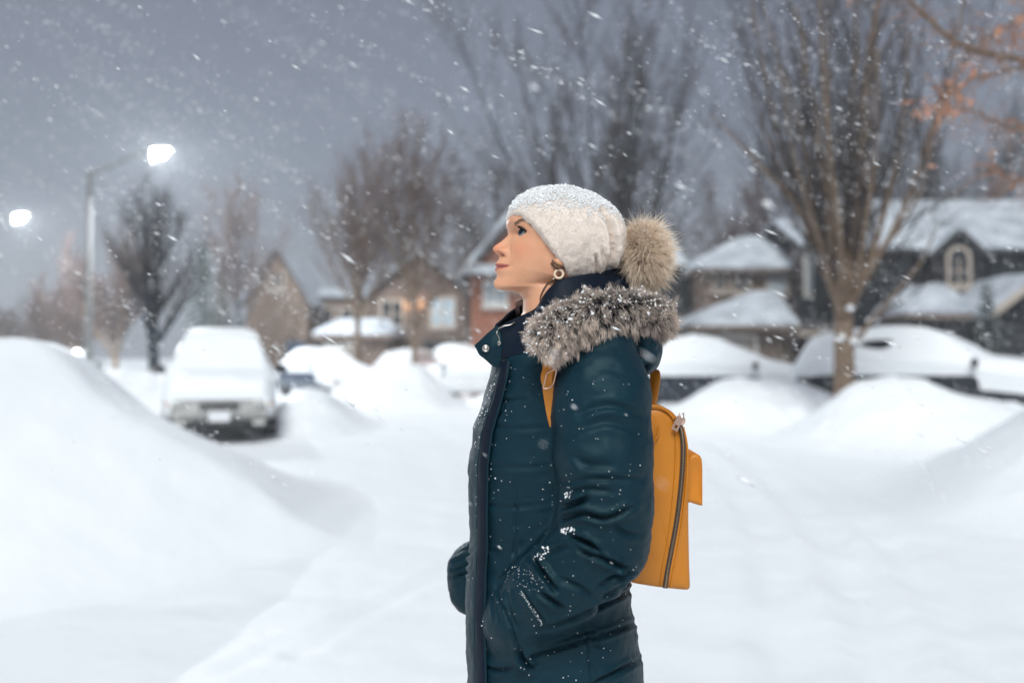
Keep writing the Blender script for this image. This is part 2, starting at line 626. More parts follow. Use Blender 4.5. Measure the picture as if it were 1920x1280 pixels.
def left_h(X, Y):
    xs = [(px - 960) / FPX * 7.2 for px in (-500, -250, -60, 20, 80, 112, 140, 168, 205, 250, 300, 385, 480, 555, 630, 760, 900)]
    ps = [685, 650, 622, 614, 624, 648, 678, 708, 738, 768, 792, 832, 868, 897, 918, 948, 980]
    zs = [CAMZ - (p_ - 665) / FPX * 7.2 for p_ in ps]
    zs = [z if i < 12 else z * (.84, .54, .27, .08, 0.0)[i - 12] for i, z in enumerate(zs)]
    S = np.interp(X + .62 * np.maximum(0, 7.2 - Y), xs, zs)
    return S * np.where(Y < 7.2, np.exp(-((Y - 7.2) / 2.7) ** 2), np.exp(-((Y - 7.2) / 2.6) ** 2))


bank('large smooth snow bank filling the left edge in front of the parked minivan', -9.5, 0.3, 0.6, 13.5, (170, 170), left_h, 2, 0.018)
bank('grey snow bank rising between the snowed-in minivan and the street lamp', -12.5, -5.6, 17.5, 26, (70, 70),
     lambda X, Y: gauss(X, Y, -8.6, 22, 2.2, 2.6, 1.15) + gauss(X, Y, -6.3, 20.5, 1.0, 2.2, 0.7), 4)
bank('grey snow mound against the road side of the snowed-in minivan', -4.4, -1.7, 15.2, 22, (70, 70),
     lambda X, Y: gauss(X, Y, -3.75, 18.6, 0.85, 1.9, 0.85), 6)
bank('bright snow bank along the far kerb in front of the leaning young tree', -7.5, -0.6, 23, 31, (80, 80),
     lambda X, Y: gauss(X, Y, -3.7, 27, 1.25, 1.7, 1.0) + gauss(X, Y, -2.5, 27.2, 0.9, 1.5, .7), 8, 0.08)
bank('snow bank in front of the snow-covered sedan, just behind the backpack', 1.2, 7.6, 15.0, 21.5, (90, 80),
     lambda X, Y: gauss(X, Y, 4.0, 18.3, 1.25, 1.4, 0.86) + gauss(X, Y, 5.7, 18.6, 1.2, 1.2, 0.72), 10, 0.09)
bank('broad snow bank around the foot of the big forked tree', 3.6, 10.6, 12.6, 19.0, (110, 90),
     lambda X, Y: gauss(X, Y, 5.5, 15.3, 1.1, 1.5, 0.86) + gauss(X, Y, 6.9, 15.1, 1.2, 1.4, 0.62) + gauss(X, Y, 8.2, 15.4, 1.0, 1.3, .4), 12, 0.07)
bank('tall snow bank at the right edge nearest the camera', 2.6, 10.5, 5.4, 13.2, (110, 100),
     lambda X, Y: 1.22 * smooth(3.15, 5.9, X - 0.12 * (Y - 9.3)) * np.exp(-((Y - 9.4) / 1.9) ** 2), 14, 0.04)
bank('low snow bank beneath the white hatchback beside the person', -2.2, 2.0, 26.0, 32, (60, 60),
     lambda X, Y: gauss(X, Y, -0.2, 29, 1.2, 1.5, 0.35), 16, 0.05)


# ---------------------------------------------------------------- trees
def unit(v):
    return v / (np.linalg.norm(v) + 1e-12)


def grow(rg, start, d, L, r0, r1, k, up=0.0, wig=0.06):
    pts = [start]
    d = unit(d)
    for i in range(k - 1):
        d = unit(d + np.array([0, 0, up]) + rg.normal(size=3) * wig)
        pts.append(pts[-1] + d * L / (k - 1))
    return np.array(pts), np.linspace(r0, r1, k)


def side_dir(rg, t, ang, bias=0.0):
    a = unit(np.cross(t, unit(rg.normal(size=3))))
    a[2] += bias
    a = unit(a)
    return unit(t * math.cos(ang) + a * math.sin(ang))


def bare_tree(name, loc, H, r0, fork, nl, spread, seed, label, wood, twig, group='bare street trees', dens=1.0, stems=1, tw=0.0055, up=.10, sway=0.0, limb_mat=None, drawn=(), form='vase'):
    rg = np.random.default_rng(seed)
    root = thing(name, loc, label, 'tree', group)
    big = MB()
    lim = MB() if limb_mat else big
    thin5, rad5, thin4, rad4 = [], [], [], []
    base = np.array(loc, float)
    tr, rr = grow(rg, base + [0, 0, -0.3], np.array([sway, 0, 1.0]), fork + 0.3, r0, r0 * 0.78, 8, 0.05, 0.025)
    rr[0] *= 1.35
    rr[1] *= 1.1
    big.tube(tr, rr, 12)
    limbs = []
    if form == 'cone':
        for q in range(stems):
            az = q / max(stems, 1) * 2 * math.pi + .15
            th = .0 if stems == 1 else .06
            d = np.array([math.sin(th) * math.cos(az), math.sin(th) * math.sin(az), math.cos(th)])
            lp, lr = grow(rg, tr[-1], d, (H - fork) * (.98 if q == 0 else .86), r0 * .72, r0 * .07, 12, .03, .03)
            big.tube(lp, lr, 8)
            limbs.append((lp, lr, (H - fork) * .55))
            for i in range(nl):
                u = (i + rg.uniform(0, .9)) / nl * .88
                x = u * 11
                a = int(x)
                s = lp[a] + (lp[min(a + 1, 11)] - lp[a]) * (x - a)
                az2 = i * 2.4 + rg.uniform(-.5, .5)
                th2 = rg.uniform(.75, 1.15) * spread
                d2 = np.array([math.sin(th2) * math.cos(az2), math.sin(th2) * math.sin(az2), math.cos(th2)])
                L = (H - fork) * (.56 * (1 - u) + .10) * rg.uniform(.8, 1.1)
                p2, r2 = grow(rg, s, d2, L, max(lr[a] * .5, .018), .008, 9, .09, .06)
                lim.tube(p2, r2, 6)
                limbs.append((p2, r2, L))
        nl = 0
    for i in range(nl):
        az = (i + rg.uniform(-.3, .3)) / nl * 2 * math.pi
        if i < stems:
            th = rg.uniform(0.04, 0.20)
        else:
            th = rg.uniform(0.45, 1.0) * spread
        t0 = rg.uniform(0.78, 1.0) if i >= stems else 1.0
        s = tr[-1] * t0 + tr[-3] * (1 - t0) if t0 < 1 else tr[-1]
        d = np.array([math.sin(th) * math.cos(az), math.sin(th) * math.sin(az), math.cos(th)])
        L = (H - fork) * (rg.uniform(0.86, 1.0) if i < stems else rg.uniform(0.62, 0.95) / max(.75, math.cos(th)))
        r = r0 * (0.66 if i < stems else rg.uniform(0.26, 0.42))
        lp, lr = grow(rg, s, d, L, r, r * 0.12, 11, up, 0.05)
        lim.tube(lp, lr, 8)
        limbs.append((lp, lr, L))
    for ctrl, r in drawn:
        lp = catmull(PN(ctrl), 14)
        lp = lp + np.linspace(0, 1, 14)[:, None] * .05 * np.stack([vnoise(lp * 1.7, seed), vnoise(lp * 1.7, seed + 1), 0 * lp[:, 0]], 1)
        lr = np.linspace(r, r * .22, 14)
        lim.tube(lp, lr, 10)
        limbs.append((lp, lr, float(np.linalg.norm(np.diff(lp, axis=0), axis=1).sum())))
    for lp, lr, L in limbs:
        nb = int(L * 2.3 * dens) + 3
        for j in range(nb):
            u = rg.uniform(0.12, 0.98)
            x = u * (len(lp) - 1)
            a = int(min(x, len(lp) - 2))
            s = lp[a] + (lp[a + 1] - lp[a]) * (x - a)
            t = unit(lp[a + 1] - lp[a])
            bl = L * (0.42 - 0.28 * u) * rg.uniform(0.7, 1.25) + 0.25
            br = max(lr[a] * 0.42, tw * 1.6)
            bp, brd = grow(rg, s, side_dir(rg, t, rg.uniform(.5, .95), .25), bl, br, tw, 6, 0.16, 0.09)
            thin5.append(bp)
            rad5.append(brd)
            nt_ = int(bl * 4.5 * dens) + 1
            for q in range(nt_):
                v = rg.uniform(0.1, 1.0) * (len(bp) - 1)
                b = int(min(v, len(bp) - 2))
                s2 = bp[b] + (bp[b + 1] - bp[b]) * (v - b)
                t2 = unit(bp[b + 1] - bp[b])
                tl = rg.uniform(0.25, 0.8) * min(1.0, 0.45 + bl * .4)
                tp, tr_ = grow(rg, s2, side_dir(rg, t2, rg.uniform(.4, .9), .2), tl, tw, tw * 0.45, 4, 0.12, 0.1)
                thin4.append(tp)
                rad4.append(tr_)
    big.build('trunk', wood, root)
    if limb_mat:
        lim.build('limbs', limb_mat, root)
    cr = MB()
    cr.strands(np.array(thin5), np.array(rad5), 3)
    cr.strands(np.array(thin4), np.array(rad4), 3)
    cr.build('crown', twig, root)
    return root, limbs, tr


def at(px, Y, z=0.0):
    return ((px - 960) / FPX * Y, Y, z)


def top_h(py, Y):
    return CAMZ + (665 - py) / FPX * Y


BT, LIMBS, TRK = bare_tree('bare_tree', at(1583, 16.2, 0.55), 8.6, 0.19, 1.50, 7, 0.75, 12,
          'big bare tree with a forked tan trunk between the two snow-covered cars', M['bark'], M['twig'], dens=1.25, stems=1, tw=0.0044, drawn=[
    ([(1579, 600, 16.2), (1563, 530, 16.15), (1553, 440, 16.1), (1546, 330, 16.0), (1522, 180, 15.9), (1492, 10, 15.8)], .092),
    ([(1584, 600, 16.2), (1608, 540, 16.2), (1636, 475, 16.2), (1660, 390, 16.1), (1688, 250, 16.0), (1702, 60, 15.9)], .088),
    ([(1582, 575, 16.25), (1586, 450, 16.4), (1592, 300, 16.6), (1602, 120, 16.8), (1606, -80, 16.9)], .085),
    ([(1566, 545, 16.2), (1512, 425, 16.3), (1450, 290, 16.5), (1404, 140, 16.6)], .058),
    ([(1556, 475, 16.1), (1484, 372, 15.9), (1400, 285, 15.7), (1334, 215, 15.5)], .048),
    ([(1580, 520, 16.25), (1562, 390, 16.5), (1554, 210, 16.8), (1558, -20, 17.0)], .062),
    ([(1592, 655, 16.2), (1632, 604, 16.0), (1670, 562, 15.9), (1722, 498, 15.8), (1760, 420, 15.7)], .050),
    ([(1632, 485, 16.2), (1688, 428, 16.4), (1732, 330, 16.5), (1752, 210, 16.6)], .042),
    ([(1600, 555, 16.2), (1622, 430, 15.9), (1640, 280, 15.6), (1648, 90, 15.4)], .060),
    ([(1570, 560, 16.2), (1538, 460, 15.9), (1490, 300, 15.6), (1462, 120, 15.3)], .055)])
bare_tree('bare_tree', at(1165, 27.0), top_h(25, 27) - .3, 0.22, 2.6, 12, 0.95, 23,
          'tall wide bare tree standing directly behind the person\'s hat and pompom', M['bark_grey'], M['twig'], dens=1.2, stems=3, tw=0.0062)
bare_tree('bare_tree', at(290, 27.0), top_h(340, 27), 0.18, 1.5, 15, 0.72, 31,
          'dark bare tree with twin stems right behind the snowed-in minivan', M['bark_dark'], M['twig'], dens=1.15, stems=2, tw=0.0072, form='cone')
bare_tree('bare_tree', at(445, 44.0), top_h(340, 44), 0.20, 2.2, 20, 0.6, 37,
          'faint slender bare tree above the minivan roof, left of the steep brown gable', M['bark_grey'], M['twig_red'], dens=1.2, stems=1, tw=0.010, form='cone')
bare_tree('bare_tree', at(676, 33.0, .25), top_h(285, 33), 0.13, 2.2, 16, 0.72, 41,
          'slim bare tree in front of the low snowy garage roof', M['bark'], M['twig_red'], dens=1.15, stems=2, tw=0.0075, sway=-.03, form='cone')
bare_tree('bare_tree', at(776, 31.0, .3), top_h(228, 31), 0.12, 1.9, 18, 0.75, 43,
          'bare young tree beside the glowing house lantern', M['bark'], M['twig_red'], dens=1.15, stems=2, tw=0.0072, sway=.02, form='cone')
bare_tree('bare_tree', at(1738, 52.0), top_h(215, 52), 0.26, 3.0, 15, 0.95, 47,
          'bushy dark bare tree rising behind the roof of the dark house', M['bark_dark'], M['twig'], dens=1.3, stems=2, tw=0.012)
for px, Y, py, sd, lb in ((85, 64, 565, 51, 'lowest reddish bare tree at the far left end of the street'),
                          (140, 60, 525, 53, 'reddish bare tree just left of the near street lamp pole'),
                          (215, 56, 470, 57, 'reddish bare tree just right of the near street lamp pole'),
                          (20, 70, 590, 59, 'hazy small bare tree under the far street lamp')):
    bare_tree('bare_tree', at(px, Y), top_h(py, Y), 0.2, 1.2, 10, 0.75, sd, lb, M['bark'], M['twig_red'], dens=1.7, stems=1, tw=0.016)
bare_tree('bare_tree', at(935, 50.0), top_h(330, 50), 0.22, 3.0, 12, 0.8, 61,
          'hazy bare tree showing above the orange brick gable', M['bark_grey'], M['twig'], dens=.9, stems=1, tw=0.013)
bare_tree('bare_tree', at(1390, 54.0), top_h(330, 54), 0.22, 3.0, 10, 0.8, 67,
          'hazy spreading bare tree behind the brown brick house', M['bark_grey'], M['twig_red'], dens=1.1, stems=1, tw=0.014)

# snow lodged in the forks of the big tree
for i, (px, py, w, h) in enumerate(((1636, 600, .10, .045), (1655, 583, .07, .035), (1594, 578, .06, .05), (1578, 632, .05, .05), (1600, 640, .06, .05))):
    c = P(px, py, 16.2 - 0.1)
    s_ = MB()
    s_.ball(c, (w, .07, h), 12, 8, .35, i)
    o = s_.build('lodged_snow', M['snow'], BT)


def spruce(name, loc, H, rad, seed, label, needle, group='evergreens', snow=False):
    rg = np.random.default_rng(seed)
    root = thing(name, loc, label, 'tree', group)
    b = np.array(loc, float)
    t = MB()
    t.tube(np.array([b + [0, 0, z] for z in np.linspace(-.2, H * .97, 8)]), np.linspace(0.05 * rad + .05, .012, 8), 8)
    t.build('trunk', M['bark_dark'], root)
    c = MB()
    V, Q, S = [], [], []
    nb = int(H * 26)
    for i in range(nb):
        u = (i + rg.uniform(0, 1)) / nb
        z = H * (0.06 + .93 * u)
        L = rad * (1 - u) ** 0.85 * rg.uniform(.65, 1.15) + .06
        az = i * 2.399 + rg.uniform(-.4, .4)
        dd = np.array([math.cos(az), math.sin(az), 0])
        sd = np.array([-dd[1], dd[0], 0])
        k = int(8 + L * 16)
        for q in range(k):
            f = rg.uniform(.1, 1)
            p = b + [0, 0, z] + dd * L * f + np.array([0, 0, -0.28 * L * f * f + .05 * L]) + sd * rg.normal() * L * .16 * (1.2 - f)
            l = rg.uniform(.05, .13) * (0.6 + .4 * rad)
            dr = unit(dd * rg.uniform(.3, 1) + sd * rg.normal() * .7 + [0, 0, rg.normal() * .35 - .2])
            wv = unit(np.cross(dr, rg.normal(size=3))) * l * .28
            V += [p - wv, p + wv, p + dr * l * 1.6 + wv * .3, p + dr * l * 1.6 - wv * .3]
            Q.append((len(V) - 4, len(V) - 3, len(V) - 2, len(V) - 1))
            if snow and rg.uniform() < .10 and f > .4:
                S.append(p + [0, 0, .03])
    c.add(V, Q)
    c.build('crown', needle, root, smooth=False)
    if snow and S:
        s = MB()
        s.lumps(S, rg.uniform(.02, .055, len(S)), seed)
        s.build('lodged_snow', M['snow'], root)
    return root


spruce('spruce_tree', at(380, 42, 0), top_h(455, 42), 1.05, 5, 'dark spruce showing just above the minivan roof', M['needle'])
spruce('spruce_tree', at(415, 47, 0), top_h(500, 47), 1.2, 6, 'brownish spruce close to the steep brown gable', M['needle_brown'])
spruce('spruce_tree', at(1852, 26.5, 0), top_h(532, 26.5), .62, 8, 'small snow-dusted spruce between the two porch roofs of the dark house', M['needle'], snow=True)

# tree whose branches hang into the top right corner, still holding dry leaves, coloured as if lit orange
rg = np.random.default_rng(77)
OT = thing('leafy_tree', (5.1, 7.6, 0), 'tree in the top right corner with dry leaves tinted lamplight orange on drooping branches', 'tree')
mb = MB()
tp = catmull([(5.1, 7.6, -.2), (5.05, 7.55, 1.5), (5.15, 7.6, 3.0), (5.05, 7.5, 4.6), (5.2, 7.6, 6.2)], 14)
mb.tube(tp, np.linspace(.15, .05, 14), 12)
mb.build('trunk', M['bark'], OT)
br_ctrl = [
    ([(5.06, 7.5, 4.3)], [(1990, 130, 7.3), (1915, 112, 7.0), (1850, 100, 6.9), (1790, 78, 6.8), (1735, 30, 6.7), (1700, -5, 6.6), (1660, -60, 6.5)], .030),
    ([(5.1, 7.55, 4.0)], [(2010, 150, 7.2), (1930, 128, 6.9), (1860, 140, 6.7), (1800, 160, 6.6), (1765, 200, 6.5)], .018),
    ([(5.1, 7.6, 5.2)], [(2000, -60, 7.3), (1925, 20, 7.1), (1880, 55, 7.0), (1845, 72, 7.0)], .016),
    ([(5.1, 7.6, 3.6)], [(2000, 260, 7.2), (1940, 235, 7.0), (1890, 240, 6.9), (1840, 215, 6.9), (1800, 205, 6.9)], .016),
    ([(5.1, 7.6, 3.3)], [(2010, 350, 7.2), (1950, 330, 7.0), (1900, 335, 6.9), (1860, 310, 6.9)], .013),
]
tw_l, lf_at = [], []
for k, (s0, ctrl, r) in enumerate(br_ctrl):
    pth = catmull(s0 + [tuple(P(*c)) for c in ctrl], 26)
    b_ = MB()
    b_.tube(pth, np.linspace(r, r * .25, 26), 8)
    for i in range(6, 26):
        t = unit(pth[min(i + 1, 25)] - pth[i - 1])
        for q in range(3):
            l, rr_ = grow(rg, pth[i], side_dir(rg, t, rg.uniform(.5, 1.2), -.2), rg.uniform(.12, .42), .0045, .0015, 5, -.08, .12)
            tw_l.append(l)
            for v in l[1:]:
                for _ in range(int(rg.uniform() < .42)):
                    lf_at.append((v, unit(l[-1] - l[0])))
    b_.build('branch', M['bark'], OT)
mb = MB()
mb.strands(np.array(tw_l), np.linspace(.0045, .0015, 5), 3)
mb.build('twigs', M['twig_lamplit'], OT)
V, Q = [], []
clump = lambda v: fbm(np.array([v]) * 1.9, 2, 5)[0] > -0.12
for v, t in lf_at:
    if not clump(v):
        continue
    d = unit(t * .5 + rg.normal(size=3) * .6 + [0, 0, -.5])
    s = unit(np.cross(d, rg.normal(size=3)))
    n_ = np.cross(d, s)
    l, w = rg.uniform(.06, .12), rg.uniform(.012, .022)
    b0 = len(V)
    V += [v, v + d * l * .45 + s * w + n_ * w * .5, v + d * l - n_ * w, v + d * l * .45 - s * w + n_ * w * .5]
    Q.append((b0, b0 + 1, b0 + 2, b0 + 3))
mb = MB()
mb.add(V, Q)
mb.build('dry_leaves', M['dry_leaf'], OT, smooth=False)


# ---------------------------------------------------------------- street lamps
def street_lamp(px, Y, lamp_px, lamp_py, pole_top_py, label, lensmat):
    x, _, _ = at(px, Y)
    root = thing('street_lamp', (x, Y, 0), label, 'street lamp', 'street lamps along the road')
    zt = top_h(pole_top_py, Y)
    h = P(lamp_px, lamp_py, Y)
    m_ = MB()
    m_.lathe([(.19, 0), (.19, .35), (.15, .42), (.14, .45)], (x, Y, 0), n=16)
    m_.build('base', M['pole'], root)
    m_ = MB()
    m_.lathe([(.135, .4), (.12, zt * .5), (.10, zt), (.06, zt + .05)], (x, Y, 0), n=16)
    m_.build('pole', M['pole'], root)
    m_ = MB()
    m_.lathe([(.15, 1.15), (.155, 1.5), (.15, 1.52)], (x, Y, 0), n=12)
    m_.build('service_hatch', M['pole'], root)
    s = np.array([x, Y, zt - .12])
    e = np.array([h.x - .33, Y, h.z + .15])
    m_ = MB()
    m_.tube(catmull([s, s * .66 + e * .34 + [0, 0, .02], s * .25 + e * .75 + [0, 0, .05], e], 16), np.linspace(.075, .055, 16), 10)
    m_.build('arm', M['pole'], root)
    m_ = MB()
    L = np.linspace(-1, 1, 13)
    th = np.arange(14) / 14 * 2 * math.pi
    G = []
    for l in L:
        w = .17 * (1 - abs(l) ** 3) ** .5 + .02
        G.append(np.stack([np.full(14, h.x + l * .42), Y + w * np.cos(th), h.z + .16 + np.maximum(np.sin(th), -.25) * w * .55], 1))
    m_.grid(np.array(G), cv=True, caps=True)
    m_.box(h.x - .34, h.x - .31, Y - .15, Y + .15, h.z - .28, h.z + .17)  # added plate, keeps the lens light off the pole
    hd = m_.build('lamp_head', M['pole'], root)
    m_ = MB()
    m_.ball((h.x, Y, h.z + .0), (.12, .115, .12), 16, 10)
    m_.build('lamp_lens', lensmat, root)
    return root


street_lamp(166, 36.0, 303, 289, 322, 'nearer street lamp with its grey pole in full view', M['lamp'])
street_lamp(-120, 52.0, 40, 408, 430, 'farther street lamp whose lit head shows at the left edge', M['lamp_far'])


# ---------------------------------------------------------------- houses
def part(mb_, name, m_, parent, **kw):
    return mb_.build(name, m_, parent, smooth=False, **kw)


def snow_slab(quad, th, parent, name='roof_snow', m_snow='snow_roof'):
    q = np.asarray(quad, float)
    n = np.cross(q[1] - q[0], q[3] - q[0])
    n /= np.linalg.norm(n)
    a, b = 14, 10
    u, v = np.linspace(0, 1, a), np.linspace(0, 1, b)
    U, W = np.meshgrid(u, v, indexing='ij')
    base = (q[0] * ((1 - U) * (1 - W))[..., None] + q[1] * (U * (1 - W))[..., None] + q[2] * (U * W)[..., None] + q[3] * ((1 - U) * W)[..., None])
    e = np.minimum(np.minimum(U, 1 - U) * a / 1.6, np.minimum(W, 1 - W) * b / 1.6)
    hgt = th * (0.30 + .7 * np.sqrt(np.clip(e, 0, 1))) * (1 + .25 * fbm(base * 1.1, 2, 3))
    top = base + n * hgt[..., None]
    m_ = MB()
    m_.grid(top)
    m_.grid(base[::-1] + n * .004)
    ring = lambda G: np.concatenate([G[:, 0], G[-1, 1:], G[-2::-1, -1], G[0, -2:0:-1]])
    m_.grid(np.stack([ring(base) + n * .004, ring(top)], 0)[::-1], cv=True)
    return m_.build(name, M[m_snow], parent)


def gable(parent, x0, x1, y0, y1, ze, zr, along='y', oh=.35, snow=.22, left=True, right=True):
    """gable roof; ridge runs along y (gable end faces the camera) or x"""
    r = MB()
    qs = []
    if along == 'y':
        xm = (x0 + x1) / 2
        sl = (zr - ze) / (xm - x0)
        a, b = x0 - oh, x1 + oh
        za = ze - sl * oh
        qs = [[(a, y0 - oh, za), (xm, y0 - oh, zr), (xm, y1, zr), (a, y1, za)],
              [(xm, y0 - oh, zr), (b, y0 - oh, za), (b, y1, za), (xm, y1, zr)]]
    else:
        ym = (y0 + y1) / 2
        sl = (zr - ze) / (ym - y0)
        za = ze - sl * oh
        qs = [[(x0 - oh, y0 - oh, za), (x1 + oh, y0 - oh, za), (x1 + oh, ym, zr), (x0 - oh, ym, zr)],
              [(x0 - oh, ym, zr), (x1 + oh, ym, zr), (x1 + oh, y1 + oh, za), (x0 - oh, y1 + oh, za)]]
    Q = []
    for q in qs:
        q = np.array(q)
        n = np.cross(q[1] - q[0], q[3] - q[0])
        if n[2] < 0:
            q = q[::-1]
        Q.append(q)
    for i, q in enumerate(Q):
        r.slab(q, .14)
    ro = part(r, 'roof', M['shingle'], parent)
    for q in Q:
        n = np.cross(q[1] - q[0], q[3] - q[0])
        n /= np.linalg.norm(n)
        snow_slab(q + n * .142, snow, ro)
    return ro


def hip(parent, x0, x1, y0, y1, ze, zr, rx0, rx1, ry, oh=.3, snow=.25):
    """hip roof: eaves rectangle, ridge from rx0 to rx1 at y=ry"""
    a = np.array([(x0 - oh, y0 - oh, ze), (x1 + oh, y0 - oh, ze), (x1 + oh, y1 + oh, ze), (x0 - oh, y1 + oh, ze), (rx0, ry, zr), (rx1, ry, zr)])
    f = MB()
    f.box(x0 - oh, x1 + oh, y0 - oh, y1 + oh, ze - .16, ze - .002)
    ro = part(f, 'roof', M['fascia'], parent)
    eps = .004
    for q in ([a[0], a[1], a[5], a[4]], [a[2], a[3], a[4], a[5]], [a[3], a[0], a[4], a[4] + [0, eps, 0]], [a[1], a[2], a[5] + [0, eps, 0], a[5]]):
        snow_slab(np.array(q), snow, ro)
    return ro


def window(parent, xc, y, zc, w, h, pane='glass_dark', frame='white_paint', arch=False, bars=1, fw=.09):
    m_ = MB()
    x0, x1, z0, z1 = xc - w / 2, xc + w / 2, zc - h / 2, zc + h / 2
    yf, yb = y - .07, y + .02
    m_.box(x0 - fw, x0, yf, yb, z0 - fw, z1 + (0 if arch else fw))
    m_.box(x1, x1 + fw, yf, yb, z0 - fw, z1 + (0 if arch else fw))
    m_.box(x0, x1, yf + .002, yb, z0 - fw, z0)
    if not arch:
        m_.box(x0, x1, yf + .002, yb, z1, z1 + fw)
    for i in range(bars):
        xb = x0 + w * (i + 1) / (bars + 1)
        m_.box(xb - .035, xb + .035, yf + .004, yb, z0, z1)
    m_.box(x0, x1, yf + .01, yb, zc - .025, zc + .025)
    if arch:
        t = np.linspace(0, math.pi, 13)
        ro, ri = w / 2 + fw, w / 2
        for i in range(12):
            q = [(xc + r_ * math.cos(tt), z1 + r_ * math.sin(tt)) for r_, tt in ((ri, t[i]), (ro, t[i]), (ro, t[i + 1]), (ri, t[i + 1]))]
            m_.hexa([(a, yb, b) for a, b in q], [(a, yf, b) for a, b in q])
    fr = part(m_, 'window', M[frame], parent)
    g = MB()
    g.box(x0 - .01, x1 + .01, y - .03, y + .005, z0 - .01, z1 + .01)
    if arch:
        t = np.linspace(0, math.pi, 13)
        g.prism([(xc + (w / 2 + .01) * math.cos(a), z1 + .012 + (w / 2) * math.sin(a)) for a in t], y - .03, y + .005)
    part(g, 'pane', M[pane], fr)
    s = MB()
    s.box(x0 - fw - .06, x1 + fw + .06, y - .13, y - .001, z0 - fw - .10, z0 - fw - .003)
    part(s, 'sill', M[frame], fr)
    return fr


def gable_wall(mb_, x0, x1, y0, y1, ze, zr):
    xm = (x0 + x1) / 2
    mb_.prism([(x0, -.3), (x1, -.3), (x1, ze), (xm, zr), (x0, ze)], y0, y1)


def garage_door(parent, x0, x1, y, z1, m_='door_grey'):
    g = MB()
    n = 4
    for i in range(n):
        a, b = z1 * i / n, z1 * (i + 1) / n
        g.box(x0, x1, y - .05, y + .02, a + .012, b - .012)
        for j in range(4):
            xa = x0 + (x1 - x0) * (j + .12) / 4
            xb = x0 + (x1 - x0) * (j + .88) / 4
            g.box(xa, xb, y - .07, y - .049, a + .10, b - .10)
    o = part(g, 'garage_door', M[m_], parent)
    h = MB()
    h.box((x0 + x1) / 2 - .12, (x0 + x1) / 2 + .12, y - .11, y - .052, .5, .55)
    part(h, 'handle', M['plastic_black'], o)
    f = MB()
    f.box(x0 - .12, x0 - .002, y - .06, y + .02, 0, z1 + .12)
    f.box(x1 + .002, x1 + .12, y - .06, y + .02, 0, z1 + .12)
    f.box(x0, x1, y - .06, y + .02, z1 + .002, z1 + .12)
    part(f, 'frame', M['white_paint'] if m_ == 'door_grey' else M['door_dark'], o)
    return o


HG = 'houses along the street'


def X(px, Y):
    return (px - 960) / FPX * Y


# dark house at the right
Y0 = 34.0
hx0, hx1 = X(1640, Y0), X(2090, Y0)
ze = top_h(466, Y0)
H1 = thing('dark_house', (hx0 + 4, Y0, 0), 'dark unlit brick house at the right with an arched window over snowy porch roofs', 'house', HG)
w = MB()
w.box(hx0, hx1, Y0, Y0 + 9, -.3, ze)
part(w, 'wall', M['brick_unlit'], H1)
gable(H1, hx0, hx1, Y0, Y0 + 9, ze, top_h(385, Y0 + 4.5), 'x', .4, .28)
w = MB()
gx0, gx1 = X(1752, Y0 - .8), X(1846, Y0 - .8)
gable_wall(w, gx0, gx1, Y0 - .8, Y0 + 3, ze - .35, top_h(440, Y0 - .8))
dm = part(w, 'gable_bay', M['brick_unlit'], H1)
gable(H1, gx0, gx1, Y0 - .8, Y0 + 3.2, ze - .30, top_h(436, Y0 - .8), 'y', .12, .12)
wx = X(1797, Y0 - .8)
window(H1, wx, Y0 - .83, top_h(508, Y0 - .8), .58, .85, 'glass_dark', 'beige_paint', arch=True, bars=1, fw=.13)
window(H1, X(1680, Y0), Y0 - .03, top_h(520, Y0), .8, 1.3, 'glass_dark', 'door_dark')
window(H1, X(1885, Y0), Y0 - .03, top_h(510, Y0), 1.0, 1.3, 'glass_dark', 'door_dark')
yp = 30.5
px0, px1 = X(1703, yp), X(1828, yp)
hip(H1, px0, px1, yp, Y0 - .9, top_h(588, yp), top_h(540, yp + 1.6), px0 + 1.25, px1 - .35, yp + 1.9, .12, .30)
w = MB()
w.box(px0 + .2, px1 - .1, yp + .25, Y0 - .002, -.3, top_h(588, yp) - .17)
part(w, 'garage_wall', M['brick_unlit'], H1)
garage_door(H1, px0 + .35, px1 - .3, yp + .22, 2.1, 'door_dark')
for xx in (px0 + .02, px1 + .05):
    w = MB()
    w.box(xx - .09, xx + .09, yp - .04, yp + .14, -.2, top_h(588, yp) - .165)
    part(w, 'porch_post', M['door_dark'], H1)
yg = 29.5
gx0 = X(1868, yg)
gx1 = gx0 + 3.0
w = MB()
gable_wall(w, gx0 + .2, gx1 - .2, yg + .4, Y0 - .002, top_h(588, yg), top_h(520, yg))
part(w, 'garage_wall', M['brick_unlit'], H1)
gable(H1, gx0 + .2, gx1 - .2, yg + .4, Y0 - .01, top_h(588, yg), top_h(518, yg), 'y', .3, .22)
w = MB()
w.slab([(gx0 - .1, yg + .02, top_h(598, yg)), (gx0 - .1, yg + .085, top_h(598, yg)), (gx0 + 1.5, yg + .085, top_h(520, yg) - .03), (gx0 + 1.5, yg + .02, top_h(520, yg) - .03)], -.2)
part(w, 'bargeboard', M['beige_paint'], H1)
garage_door(H1, gx0 + .5, gx1 - .5, yg + .37, 2.1, 'door_dark')

